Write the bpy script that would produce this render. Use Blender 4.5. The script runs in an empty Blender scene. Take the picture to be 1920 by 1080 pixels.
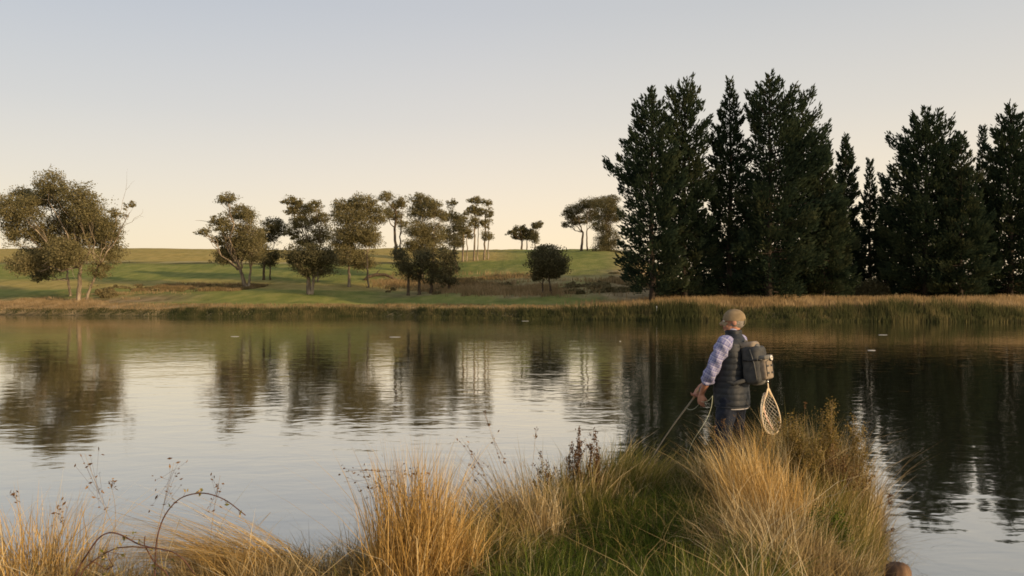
import bpy, bmesh, math, random
import numpy as np
from mathutils import Vector, Matrix

random.seed(7)
rng = np.random.default_rng(11)
SC = bpy.context.scene
COL = SC.collection
R = math.radians

# ------------------------------------------------------------------ camera
F = 1493.0            # focal length in pixels of the 1920 wide photograph
HZ = 565.0            # height of the horizon in it
CZ = 2.15             # camera height above the water
cam = bpy.data.cameras.new('camera')
cam.sensor_width = 36.0
cam.lens = 36.0 * F / 1920
cam.clip_start = 0.05
cam.clip_end = 6000
cam.shift_y = (HZ - 540) / 1920.0
cam_o = bpy.data.objects.new('camera', cam)
cam_o.location = (0, 0, CZ)
cam_o.rotation_euler = (R(90), 0, 0)
COL.objects.link(cam_o)
SC.camera = cam_o
SC.view_settings.view_transform = 'Standard'
SC.view_settings.look = 'None'
SC.view_settings.gamma = 1
SC.view_settings.exposure = 0.40
SC.view_settings.use_curve_mapping = False

# ------------------------------------------------------------------ light
SUN_AZ, SUN_EL = 128.0, 12.0        # degrees clockwise from the view direction
W = bpy.data.worlds.new('World')
SC.world = W
W.use_nodes = True
wt = W.node_tree
bg = wt.nodes['Background']
sky = wt.nodes.new('ShaderNodeTexSky')
sky.sky_type = 'NISHITA'
sky.sun_disc = False
sky.sun_elevation = R(SUN_EL)
sky.sun_rotation = R(SUN_AZ)
sky.dust_density = 1.6
geo = wt.nodes.new('ShaderNodeNewGeometry')
sep = wt.nodes.new('ShaderNodeSeparateXYZ')
neg = wt.nodes.new('ShaderNodeVectorMath'); neg.operation = 'SCALE'; neg.inputs['Scale'].default_value = -1
wt.links.new(geo.outputs['Incoming'], neg.inputs[0])
wt.links.new(neg.outputs[0], sep.inputs[0])


def ramp(nt, stops, interp='LINEAR'):
    r = nt.nodes.new('ShaderNodeValToRGB')
    cr = r.color_ramp
    cr.interpolation = interp
    while len(cr.elements) < len(stops):
        cr.elements.new(0.5)
    for e, (p, c) in zip(cr.elements, stops):
        e.position = p
        e.color = (c[0], c[1], c[2], 1)
    return r


dusk = ramp(wt, [(0.0, (.86, .67, .43)), (0.07, (.84, .675, .455)), (0.14, (.74, .64, .51)), (0.22, (.61, .57, .515)),
                 (0.34, (.47, .48, .50)), (0.55, (.35, .375, .42)), (1.0, (.24, .28, .36))], 'B_SPLINE')
wt.links.new(sep.outputs['Z'], dusk.inputs[0])
# a little less warm away from the sunset side
side = wt.nodes.new('ShaderNodeMapRange')
side.inputs['From Min'].default_value = -0.75
side.inputs['From Max'].default_value = 0.30
side.interpolation_type = 'SMOOTHSTEP'
wt.links.new(sep.outputs['X'], side.inputs['Value'])
cool = wt.nodes.new('ShaderNodeMix'); cool.data_type = 'RGBA'; cool.blend_type = 'MULTIPLY'
cool.inputs['Factor'].default_value = 1
coolr = ramp(wt, [(0, (.86, .91, .98)), (.75, (.98, .985, 1)), (1, (1.0, 1.0, .985))])
wt.links.new(side.outputs[0], coolr.inputs[0])
wt.links.new(dusk.outputs[0], cool.inputs['A'])
wt.links.new(coolr.outputs[0], cool.inputs['B'])
gain = wt.nodes.new('ShaderNodeVectorMath'); gain.operation = 'SCALE'; gain.inputs['Scale'].default_value = 10
wt.links.new(cool.outputs['Result'], gain.inputs[0])
mixs = wt.nodes.new('ShaderNodeMix'); mixs.data_type = 'RGBA'
mixs.inputs['Factor'].default_value = 0.10
wt.links.new(gain.outputs[0], mixs.inputs['A'])
wt.links.new(sky.outputs[0], mixs.inputs['B'])
wt.links.new(mixs.outputs['Result'], bg.inputs['Color'])
bg.inputs['Strength'].default_value = 0.10

sl = bpy.data.lights.new('sun', 'SUN')
sl.energy = 3.6
sl.angle = R(1.2)
sl.color = (1.0, .73, .44)
so = bpy.data.objects.new('sun', sl)
sd = Vector((math.sin(R(SUN_AZ)) * math.cos(R(SUN_EL)), math.cos(R(SUN_AZ)) * math.cos(R(SUN_EL)), math.sin(R(SUN_EL))))
so.rotation_euler = (-sd).to_track_quat('-Z', 'Y').to_euler()
so.location = sd * 100
COL.objects.link(so)
SC.render.film_transparent = False
try:
    SC.cycles.filter_width = 1.7
    SC.cycles.max_bounces = 8
    SC.cycles.transparent_max_bounces = 8
except Exception:
    pass


# ------------------------------------------------------------------ helpers
def P(px, py, y):
    """world point seen at pixel (px, py) of the 1920x1080 photograph, y metres away"""
    return np.array([(px - 960) / F * y, y, CZ - (py - HZ) / F * y])


def tag(o, label=None, cat=None, group=None, kind=None):
    if label: o['label'] = label
    if cat: o['category'] = cat
    if group: o['group'] = group
    if kind: o['kind'] = kind
    return o


def empty(name, loc, rz=0):
    o = bpy.data.objects.new(name, None)
    o.location = loc
    o.rotation_euler = (0, 0, rz)
    o.empty_display_size = .2
    COL.objects.link(o)
    return o


def link(name, me, mats, parent=None, smooth=False):
    o = bpy.data.objects.new(name, me)
    for m in (mats if isinstance(mats, (list, tuple)) else [mats]):
        me.materials.append(m)
    COL.objects.link(o)
    if parent is not None:
        o.parent = parent
    if smooth and len(me.polygons):
        me.polygons.foreach_set('use_smooth', np.ones(len(me.polygons), bool))
    return o


def np_mesh(name, V, faces, attrs=None, uv=None):
    """V (n,3); faces: list of int arrays (m,k) of possibly different k; attrs {name: per-vertex floats}"""
    me = bpy.data.meshes.new(name)
    V = np.asarray(V, np.float32)
    me.vertices.add(len(V))
    me.vertices.foreach_set('co', V.ravel())
    idx = np.concatenate([np.asarray(f).ravel() for f in faces]).astype(np.int32)
    tot = np.concatenate([np.full(len(f), np.asarray(f).shape[1]) for f in faces]).astype(np.int32)
    st = np.concatenate([[0], np.cumsum(tot)[:-1]]).astype(np.int32)
    me.loops.add(len(idx))
    me.loops.foreach_set('vertex_index', idx)
    me.polygons.add(len(tot))
    me.polygons.foreach_set('loop_start', st)
    me.polygons.foreach_set('loop_total', tot)
    me.update(calc_edges=True)
    for k, a in (attrs or {}).items():
        at = me.attributes.new(k, 'FLOAT', 'POINT')
        at.data.foreach_set('value', np.asarray(a, np.float32))
    return me


def hash2(ix, iy, seed=0):
    h = (ix.astype(np.int64) * 374761393 + iy.astype(np.int64) * 668265263 + seed * 982451653) & 0x7fffffff
    h = ((h ^ (h >> 13)) * 1274126177) & 0x7fffffff
    return ((h ^ (h >> 16)) & 0xffff) / 65535.0


def vnoise(x, y, seed=0):
    x = np.asarray(x, float); y = np.asarray(y, float)
    ix = np.floor(x); iy = np.floor(y)
    fx = x - ix; fy = y - iy
    fx = fx * fx * (3 - 2 * fx); fy = fy * fy * (3 - 2 * fy)
    a = hash2(ix, iy, seed); b = hash2(ix + 1, iy, seed); c = hash2(ix, iy + 1, seed); d = hash2(ix + 1, iy + 1, seed)
    return (a * (1 - fx) + b * fx) * (1 - fy) + (c * (1 - fx) + d * fx) * fy


def fbm(x, y, o=4, seed=0):
    s = 0; a = .5; t = 0
    for i in range(o):
        s = s + a * vnoise(np.asarray(x) * 2 ** i, np.asarray(y) * 2 ** i, seed + i)
        t += a; a *= .5
    return s / t


def sstep(a, b, x):
    t = np.clip((np.asarray(x, float) - a) / (b - a), 0, 1)
    return t * t * (3 - 2 * t)


# ------------------------------------------------------------------ materials
def mat(name, base=(.5, .5, .5), rough=.8, spec=.3, metallic=0):
    m = bpy.data.materials.new(name)
    m.use_nodes = True
    b = m.node_tree.nodes['Principled BSDF']
    b.inputs['Base Color'].default_value = (*base, 1)
    b.inputs['Roughness'].default_value = rough
    b.inputs['Metallic'].default_value = metallic
    b.inputs['Specular IOR Level'].default_value = spec
    return m


def noise_mat(name, stops, scale=5, rough=.85, spec=.2, bump=.0, stretch=(1, 1, 1), detail=5, bscale=None):
    m = mat(name, rough=rough, spec=spec)
    nt = m.node_tree; b = nt.nodes['Principled BSDF']
    tc = nt.nodes.new('ShaderNodeTexCoord'); mp = nt.nodes.new('ShaderNodeMapping')
    mp.inputs['Scale'].default_value = stretch
    nt.links.new(tc.outputs['Object'], mp.inputs[0])
    n = nt.nodes.new('ShaderNodeTexNoise'); n.inputs['Scale'].default_value = scale; n.inputs['Detail'].default_value = detail
    nt.links.new(mp.outputs[0], n.inputs['Vector'])
    r = ramp(nt, stops)
    nt.links.new(n.outputs[0], r.inputs[0]); nt.links.new(r.outputs[0], b.inputs['Base Color'])
    if bump:
        n2 = nt.nodes.new('ShaderNodeTexNoise'); n2.inputs['Scale'].default_value = bscale or scale * 3; n2.inputs['Detail'].default_value = 4
        nt.links.new(mp.outputs[0], n2.inputs['Vector'])
        bp = nt.nodes.new('ShaderNodeBump'); bp.inputs['Strength'].default_value = bump; bp.inputs['Distance'].default_value = .02
        nt.links.new(n2.outputs[0], bp.inputs['Height']); nt.links.new(bp.outputs[0], b.inputs['Normal'])
    return m


def leaf_mat(name, stops, trans=.3, tint=(1, 1, 1), tipstops=None):
    """leaf or blade: colour by the per-leaf attribute v (and t, the place along a blade), part of the light passes through"""
    m = bpy.data.materials.new(name)
    m.use_nodes = True
    nt = m.node_tree
    nt.nodes.clear()
    out = nt.nodes.new('ShaderNodeOutputMaterial')
    a = nt.nodes.new('ShaderNodeAttribute'); a.attribute_name = 'v'
    r = ramp(nt, stops)
    nt.links.new(a.outputs['Fac'], r.inputs[0])
    colr = r.outputs[0]
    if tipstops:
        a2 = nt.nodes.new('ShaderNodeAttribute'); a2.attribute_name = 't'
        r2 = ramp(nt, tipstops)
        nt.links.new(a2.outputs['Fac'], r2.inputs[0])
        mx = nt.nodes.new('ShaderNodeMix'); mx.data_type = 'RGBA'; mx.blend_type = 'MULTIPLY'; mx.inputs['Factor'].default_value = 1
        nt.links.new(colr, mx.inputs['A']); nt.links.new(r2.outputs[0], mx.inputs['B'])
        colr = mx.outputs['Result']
    d = nt.nodes.new('ShaderNodeBsdfDiffuse'); tr = nt.nodes.new('ShaderNodeBsdfTranslucent')
    nt.links.new(colr, d.inputs[0]); nt.links.new(colr, tr.inputs[0])
    mx = nt.nodes.new('ShaderNodeMixShader'); mx.inputs[0].default_value = trans
    nt.links.new(d.outputs[0], mx.inputs[1]); nt.links.new(tr.outputs[0], mx.inputs[2])
    nt.links.new(mx.outputs[0], out.inputs[0])
    return m


# ------------------------------------------------------------------ the lie of the land
SHX = np.array([-900, -300, -130, -82, -60, -41, -30, -21, -10, 2.6, 11, 20, 35, 53, 90, 150, 300, 900.])
SHY = np.array([150, 150, 136, 127, 119, 111, 112, 116, 107, 98, 94, 88, 85, 82, 80, 74, 70, 70.])


def shore(x):
    x = np.asarray(x, float)
    return np.interp(x, SHX, SHY) + 1.6 * (fbm(x * .12, x * 0 + 3.3, 3, 5) - .5) + .7 * (vnoise(x * .7, x * 0, 9) - .5)


LS = np.array([-50, -6, 0, 1.2, 4, 8, 12, 20, 40, 60, 90, 130, 170, 215, 260, 330, 700, 3000.])
LZ = np.array([-2.5, -1.2, 0, .75, 1.35, 1.85, 2.0, 3.1, 4.9, 7.4, 11.7, 16.9, 20.9, 23.9, 25.6, 26.5, 26, 25.])
RZ = np.array([-2.5, -1.2, 0, .9, 1.7, 2.15, 2.3, 2.45, 2.8, 3.1, 3.8, 4.6, 5.2, 5.6, 6, 7, 8, 8.])

LAND = np.array([(-60, 4.2), (-30, 5.4), (-12, 5.7), (-6, 5.6), (-3, 5.3), (-1.2, 5.7), (-.5, 6.3), (.1, 7.3), (.7, 8.4), (1.5, 9.1), (2.3, 9.35), (3.0, 9.2),
                 (3.45, 8.4), (3.42, 7.6), (3.0, 6.6), (2.62, 5.9), (2.34, 5.2), (2.2, 4.4), (2.9, 3.4), (4.5, 2.2), (9, 1.2), (30, .2), (60, -2), (60, -60), (-60, -60)])


def sd_poly(px, py, poly):
    d = np.full(px.shape, 1e9); inside = np.zeros(px.shape, bool)
    n = len(poly)
    for i in range(n):
        ax, ay = poly[i]; bx, by = poly[(i + 1) % n]
        ex, ey = bx - ax, by - ay
        t = np.clip(((px - ax) * ex + (py - ay) * ey) / (ex * ex + ey * ey), 0, 1)
        d = np.minimum(d, np.hypot(px - ax - t * ex, py - ay - t * ey))
        c = ((ay > py) != (by > py)) & (px < (bx - ax) * (py - ay) / (by - ay + 1e-12) + ax)
        inside ^= c
    return np.where(inside, d, -d)


def near_h(x, y):
    s = sd_poly(x, y, LAND) + .25 * (fbm(x * 1.3, y * 1.3, 3, 2) - .5)
    z = np.where(s > 0, .34 * sstep(0, .9, s) + .1 * sstep(.5, 4, s) + .05, 0) + np.where(s <= 0, np.maximum(s * .8, -2.4), 0)
    z = z + np.where(s > 0, .10 * (fbm(x * 2.2, y * 2.2, 4, 21) - .45) * sstep(0, .6, s), 0) - .05 * (s < .15)
    w_ = np.exp(-(((x - 2.3) / .5) ** 2 + ((y - 8.35) / .4) ** 2) ** 2)
    z = z * (1 - w_) + .28 * w_
    return z


def far_h(x, y):
    s = y - shore(x)
    u = x / np.maximum(y, 30)
    m = sstep(.115, .26, u)
    zl = np.interp(s, LS, LZ)
    zr = np.interp(s, LS, RZ)
    tilt = 1 + .08 * sstep(-.2, -.5, u) - .09 * sstep(-.15, .08, u) * sstep(60, 160, s)
    z = zl * tilt * (1 - m) + zr * m
    amp = sstep(3, 30, s) * .7
    z = z + amp * (fbm(x * .05, y * .05, 4, 31) - .5) + sstep(0, 3, s) * .28 * (fbm(x * .5, y * .5, 3, 41) - .5)
    return z


def ground_h(x, y):
    x = np.asarray(x, float); y = np.asarray(y, float)
    return np.where(y < 40, near_h(x, y), far_h(x, y))


def gz(x, y):
    return float(ground_h(np.array([x]), np.array([y]))[0])


def axis(segs):
    a = []
    for lo, hi, st in segs:
        a.append(np.arange(lo, hi, st))
    return np.unique(np.round(np.concatenate(a), 4))


gx = axis([(-3000, -400, 260), (-400, -130, 15), (-130, -12, 1.4), (-12, -5, .3), (-5, 5, .09), (5, 12, .4), (12, 100, 1.4), (100, 400, 15), (400, 3001, 260)])
gy = axis([(-60, -4, 4), (-4, 2, .5), (2, 11, .09), (11, 74, 4), (74, 140, .8), (140, 200, 2.0), (200, 340, 5), (340, 700, 25), (700, 3001, 230)])
GX, GY = np.meshgrid(gx, gy)
GZ = ground_h(GX, GY)
nx, ny = len(gx), len(gy)
ii = np.arange(nx * ny).reshape(ny, nx)
quads = np.stack([ii[:-1, :-1], ii[:-1, 1:], ii[1:, 1:], ii[1:, :-1]], -1).reshape(-1, 4)
x, y, z = GX.ravel(), GY.ravel(), GZ.ravel()
S = y - shore(x)
U = x / np.maximum(y, 30)
wob = (fbm(x * .03, y * .03, 4, 55) - .5)
wob2 = (fbm(x * .15, y * .15, 4, 66) - .5)
# cover weights: straw (dry grass), olive (rough pasture), green (mown pasture)
straw = np.zeros_like(x); olive = np.zeros_like(x)
far = y > 40
bl = sstep(.02, -.03, U)
straw += np.where(far, sstep(8, 3, S + wob2 * 6) * .9, 0)                       # dry fringe along the water
tanp = np.exp(-((S - (11 + 30 * (U + .6) + wob * 12)) / 6.5) ** 2) * sstep(-.36, -.46, U)     # dry sweep by the big tree
straw += np.where(far, tanp, 0)
straw += np.where(far, sstep(-.17, -.11, U + wob * .1) * sstep(14, 22, S + wob2 * 12) * sstep(78, 58, S + wob * 40) * (.55 + wob2 * 1.2), 0)
straw += np.where(far, sstep(.1, .16, U) * .75, 0)
olive += np.where(far, bl * sstep(92, 99, S + wob * 6) * (.9 + wob2 * .4), 0)                  # the rough top field
olive += np.where(far, sstep(30, 36, S + wob * 10) * sstep(56, 46, S + wob * 14) * bl * .8, 0)
near = ~far
straw += np.where(near, .85, 0)
track = np.where(far, np.exp(-((S - (95 + 10 * wob)) / 1.6) ** 2) * sstep(-.05, -.14, U), 0)
bank = np.where(far, np.exp(-((S - (91.5 + 10 * wob)) / 1.8) ** 2) * sstep(-.05, -.14, U), 0)

gme = np_mesh('ground', np.stack([x, y, z], 1), [quads], {'straw': np.clip(straw, 0, 1), 'olive': np.clip(olive, 0, 1), 'track': track, 'bank': bank,
                                                        'wet': sstep(.12, -.02, z)})
gm = mat('ground_cover', rough=.95, spec=.05)
nt = gm.node_tree; b = nt.nodes['Principled BSDF']
tc = nt.nodes.new('ShaderNodeTexCoord')


def gnoise(scale, stretch=(1, 1, 1), detail=6):
    mp = nt.nodes.new('ShaderNodeMapping'); mp.inputs['Scale'].default_value = stretch
    nt.links.new(tc.outputs['Object'], mp.inputs[0])
    n = nt.nodes.new('ShaderNodeTexNoise'); n.inputs['Scale'].default_value = scale; n.inputs['Detail'].default_value = detail
    nt.links.new(mp.outputs[0], n.inputs['Vector'])
    return n.outputs[0]


def gmix(fac, a_, b_):
    mx = nt.nodes.new('ShaderNodeMix'); mx.data_type = 'RGBA'
    if isinstance(fac, float): mx.inputs['Factor'].default_value = fac
    else: nt.links.new(fac, mx.inputs['Factor'])
    nt.links.new(a_, mx.inputs['A']); nt.links.new(b_, mx.inputs['B'])
    return mx.outputs['Result']


def gattr(n):
    a = nt.nodes.new('ShaderNodeAttribute'); a.attribute_name = n
    return a.outputs['Fac']


nbig = gnoise(.06, (1, .5, 1)); nmid = gnoise(.5, (1, .45, 1)); nfine = gnoise(3.0)
rg = ramp(nt, [(.34, (.14, .15, .038)), (.5, (.22, .22, .053)), (.64, (.33, .285, .085))]); nt.links.new(nmid, rg.inputs[0])
rg2 = ramp(nt, [(.35, (.13, .165, .038)), (.65, (.28, .27, .068))]); nt.links.new(nbig, rg2.inputs[0])
green = gmix(.5, rg.outputs[0], rg2.outputs[0])
rs = ramp(nt, [(.28, (.16, .115, .055)), (.5, (.30, .215, .105)), (.7, (.42, .30, .16))]); nt.links.new(nmid, rs.inputs[0])
ro = ramp(nt, [(.3, (.30, .225, .065)), (.5, (.40, .295, .09)), (.7, (.47, .33, .115))]); nt.links.new(nmid, ro.inputs[0])
c = gmix(gattr('olive'), green, ro.outputs[0])
c = gmix(gattr('straw'), c, rs.outputs[0])
rt = ramp(nt, [(.3, (.36, .30, .14)), (.7, (.46, .38, .2))]); nt.links.new(nfine, rt.inputs[0])
c = gmix(gattr('track'), c, rt.outputs[0])
rb = ramp(nt, [(.3, (.035, .035, .018)), (.7, (.06, .055, .03))]); nt.links.new(nfine, rb.inputs[0])
c = gmix(gattr('bank'), c, rb.outputs[0])
c = gmix(gattr('wet'), c, rb.outputs[0])
nt.links.new(c, b.inputs['Base Color'])
bp = nt.nodes.new('ShaderNodeBump'); bp.inputs['Strength'].default_value = .8; bp.inputs['Distance'].default_value = .25
nt.links.new(nfine, bp.inputs['Height']); nt.links.new(bp.outputs[0], b.inputs['Normal'])
ground = link('ground', gme, gm, smooth=True)
tag(ground, kind='structure')

# ------------------------------------------------------------------ water
wx = np.array([-1500., 1500.]); wy = np.array([-30., 200.])
wme = np_mesh('water', [(-1500, -30, 0), (1500, -30, 0), (1500, 200, 0), (-1500, 200, 0)], [np.array([[0, 1, 2, 3]])])
wm = bpy.data.materials.new('lake_water'); wm.use_nodes = True
nt = wm.node_tree; b = nt.nodes['Principled BSDF']
b.inputs['Base Color'].default_value = (.030, .029, .017, 1)
b.inputs['Roughness'].default_value = .04
b.inputs['IOR'].default_value = 1.33
b.inputs['Specular IOR Level'].default_value = .5
tc = nt.nodes.new('ShaderNodeTexCoord')


def wnoise(scale, stretch, detail=2, rot=0, rough=.5, dist=0):
    mp = nt.nodes.new('ShaderNodeMapping'); mp.inputs['Scale'].default_value = stretch; mp.inputs['Rotation'].default_value = (0, 0, rot)
    nt.links.new(tc.outputs['Object'], mp.inputs[0])
    n = nt.nodes.new('ShaderNodeTexNoise'); n.inputs['Scale'].default_value = scale; n.inputs['Detail'].default_value = detail
    n.inputs['Roughness'].default_value = rough; n.inputs['Distortion'].default_value = dist
    nt.links.new(mp.outputs[0], n.inputs['Vector'])
    return n.outputs[0]


def wmath(op, a_, b_):
    n = nt.nodes.new('ShaderNodeMath'); n.operation = op
    for i, v in enumerate((a_, b_)):
        if isinstance(v, (int, float)): n.inputs[i].default_value = v
        else: nt.links.new(v, n.inputs[i])
    return n.outputs[0]


big = wnoise(.55, (.6, 1, 1), 2, R(5), .5, .6)          # long swells some metres apart
mid = wnoise(2.3, (.62, 1, 1), 2, R(-8), .5, .4)          # ripples half a metre apart
fin = wnoise(8.0, (.45, 1, 1), 2, R(12), .5)
patch = wnoise(.045, (.35, 1, 1), 3)
pr = ramp(nt, [(.36, (.35, .35, .35)), (.6, (1.15, 1.15, 1.15))]); nt.links.new(patch, pr.inputs[0])
pf = wmath('ADD', pr.outputs[0], 0)
h = wmath('ADD', wmath('MULTIPLY', big, .013), wmath('MULTIPLY', mid, .0090))
h = wmath('ADD', h, wmath('MULTIPLY', fin, .0016))
h = wmath('MULTIPLY', h, pf)
bp = nt.nodes.new('ShaderNodeBump'); bp.inputs['Strength'].default_value = 1; bp.inputs['Distance'].default_value = 1.0
nt.links.new(h, bp.inputs['Height']); nt.links.new(bp.outputs[0], b.inputs['Normal'])
lw = nt.nodes.new('ShaderNodeLayerWeight'); lw.inputs['Blend'].default_value = .5; nt.links.new(bp.outputs[0], lw.inputs['Normal'])
gl = nt.nodes.new('ShaderNodeBsdfGlossy'); gl.inputs['Roughness'].default_value = .04; gl.inputs['Color'].default_value = (.97, .97, .95, 1)
nt.links.new(bp.outputs[0], gl.inputs['Normal'])
b.inputs['Specular IOR Level'].default_value = 0
fac = wmath('POWER', lw.outputs['Facing'], 1.85)
mxs = nt.nodes.new('ShaderNodeMixShader'); nt.links.new(fac, mxs.inputs[0]); nt.links.new(b.outputs[0], mxs.inputs[1]); nt.links.new(gl.outputs[0], mxs.inputs[2])
nt.links.new(mxs.outputs[0], nt.nodes['Material Output'].inputs['Surface'])
water = link('water', wme, wm)
tag(water, kind='structure')


# ------------------------------------------------------------------ vegetation builders
def blades(base, height, width, lean, ldir, v, face=None, segs=3, droop=0.0, kink=0.0):
    """grass blades as one mesh. base (n,3); lean = horizontal reach at the tip / height; droop bends the tip over"""
    n = len(base)
    ts = np.linspace(0, 1, segs + 1)
    if face is None: face = rng.uniform(0, math.pi, n)
    wdir = np.stack([np.cos(face), np.sin(face), np.zeros(n)], 1)
    ld = np.stack([np.cos(ldir), np.sin(ldir), np.zeros(n)], 1)
    V = []; T = []
    droop = np.broadcast_to(droop, (n,))
    kk = rng.uniform(0, 1, n) < kink
    tk = rng.uniform(.35, .8, n)
    ka = rng.uniform(0, 6.28, n); kd = np.stack([np.cos(ka), np.sin(ka), rng.uniform(-1.1, .25, n)], 1)
    for k, t in enumerate(ts):
        te = np.where(kk, np.minimum(t, tk), t)
        hz = height * (te - droop * te ** 3 * .6)
        hx = height * lean * (te ** 1.8 + droop * .6 * te ** 3)
        c_ = base + ld * hx[:, None] + np.array([0, 0, 1.]) * hz[:, None] + kd * ((t - te) * height * .8)[:, None]
        w_ = width * (1 - t) ** .6 * .5
        if k < segs:
            V += [c_ - wdir * w_[:, None], c_ + wdir * w_[:, None]]; T += [t, t]
        else:
            V += [c_]; T += [t]
    m = len(V)
    V = np.stack(V, 1).reshape(-1, 3)
    T = np.tile(np.array(T), n)
    o = (np.arange(n) * m)[:, None]
    fq = [o + np.array([2 * k, 2 * k + 1, 2 * k + 3, 2 * k + 2]) for k in range(segs - 1)]
    fq = np.concatenate(fq, 0) if fq else None
    ft = o + np.array([2 * segs - 2, 2 * segs - 1, 2 * segs])
    return V, ([fq, ft] if fq is not None else [ft]), {'v': np.repeat(v, m), 't': T}


def join(parts):
    Vs = []; qs = []; tr = []; at = {}
    off = 0
    for V, F_, A in parts:
        Vs.append(V)
        for f in F_:
            (qs if f.shape[1] == 4 else tr).append(f + off)
        for k, a in A.items(): at.setdefault(k, []).append(a)
        off += len(V)
    fs = []
    if qs: fs.append(np.concatenate(qs))
    if tr: fs.append(np.concatenate(tr))
    return np.concatenate(Vs), fs, {k: np.concatenate(a) for k, a in at.items()}


def leaves(cent, size, v, flat=0.0, aspect=1.0, tri=False):
    """randomly turned leaf faces at cent"""
    n = len(cent)
    a = rng.normal(size=(n, 3)); a /= np.linalg.norm(a, axis=1)[:, None]
    b_ = rng.normal(size=(n, 3)); b_[:, 2] *= (1 - flat); a[:, 2] *= (1 - flat)
    a /= np.linalg.norm(a, axis=1)[:, None]
    b_ -= a * (a * b_).sum(1)[:, None]; b_ /= np.linalg.norm(b_, axis=1)[:, None]
    s = (size * .5)[:, None]
    if tri:
        V = np.stack([cent + a * s * aspect, cent - a * s * .6 + b_ * s, cent - a * s * .6 - b_ * s], 1).reshape(-1, 3)
        Fc = [(np.arange(n) * 3)[:, None] + np.array([0, 1, 2])]
        k = 3
    else:
        V = np.stack([cent + a * s * aspect, cent + b_ * s * .7, cent - a * s * aspect, cent - b_ * s * .7], 1).reshape(-1, 3)
        Fc = [(np.arange(n) * 4)[:, None] + np.array([0, 1, 2, 3])]
        k = 4
    return V, Fc, {'v': np.repeat(v, k)}


def tube(pts, radii, sides=6, cap=True):
    pts = np.asarray(pts, float); n = len(pts); radii = np.broadcast_to(radii, (n,))
    tan = np.gradient(pts, axis=0); tan /= np.linalg.norm(tan, axis=1)[:, None] + 1e-9
    up = np.array([0, 0, 1.]) if abs(tan[0][2]) < .9 else np.array([1., 0, 0])
    V = []
    u = np.cross(tan[0], up); u /= np.linalg.norm(u)
    for i in range(n):
        u = u - tan[i] * np.dot(u, tan[i]); u /= np.linalg.norm(u) + 1e-9
        w = np.cross(tan[i], u)
        an = np.arange(sides) / sides * 2 * math.pi
        V.append(pts[i] + radii[i] * (np.cos(an)[:, None] * u + np.sin(an)[:, None] * w))
    V = np.concatenate(V)
    j = np.arange(sides)
    q = np.concatenate([np.stack([i * sides + j, i * sides + (j + 1) % sides, (i + 1) * sides + (j + 1) % sides, (i + 1) * sides + j], 1) for i in range(n - 1)])
    fs = [q]
    if cap:
        V = np.concatenate([V, pts[:1], pts[-1:]])
        a_ = len(V) - 2
        t1 = np.stack([np.full(sides, a_), (j + 1) % sides, j], 1)
        t2 = np.stack([np.full(sides, a_ + 1), (n - 1) * sides + j, (n - 1) * sides + (j + 1) % sides], 1)
        fs.append(np.concatenate([t1, t2]))
    return V, fs, {}


def curve_pts(p0, p1, n=6, bend=(0, 0, 0), wig=.0):
    p0 = np.asarray(p0, float); p1 = np.asarray(p1, float)
    t = np.linspace(0, 1, n)[:, None]
    L = np.linalg.norm(p1 - p0)
    p = p0 + (p1 - p0) * t + np.asarray(bend, float) * (4 * t * (1 - t))
    w = rng.normal(size=(n, 3)) * wig * L
    w[0] = 0; w[-1] = 0
    return p + w


def mesh_obj(name, part, mats, parent=None, smooth=False):
    V, Fc, A = part
    return link(name, np_mesh(name, V, Fc, A), mats, parent, smooth)


# ---- materials for plants
M_eu = leaf_mat('eucalypt_leaves', [(0, (.125, .110, .050)), (.4, (.205, .178, .080)), (.75, (.285, .24, .115)), (1, (.38, .32, .17))], .45)
M_eud = leaf_mat('dark_eucalypt_leaves', [(0, (.075, .072, .038)), (.5, (.14, .125, .062)), (1, (.24, .205, .11))], .42)
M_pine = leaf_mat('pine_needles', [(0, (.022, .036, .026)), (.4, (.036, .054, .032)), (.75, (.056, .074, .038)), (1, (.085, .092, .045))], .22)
M_bark = noise_mat('pale_gum_bark', [(.3, (.085, .062, .042)), (.5, (.20, .155, .105)), (.68, (.38, .31, .22))], 1.6, bump=.5, stretch=(1, 1, .25))
M_barkd = noise_mat('rough_brown_bark', [(.3, (.055, .040, .026)), (.6, (.13, .095, .06))], 3, bump=.8, stretch=(1, 1, .3))
M_pbark = noise_mat('pine_bark', [(.3, (.025, .02, .015)), (.6, (.06, .045, .032))], 3, bump=.8, stretch=(1, 1, .3))


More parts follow.
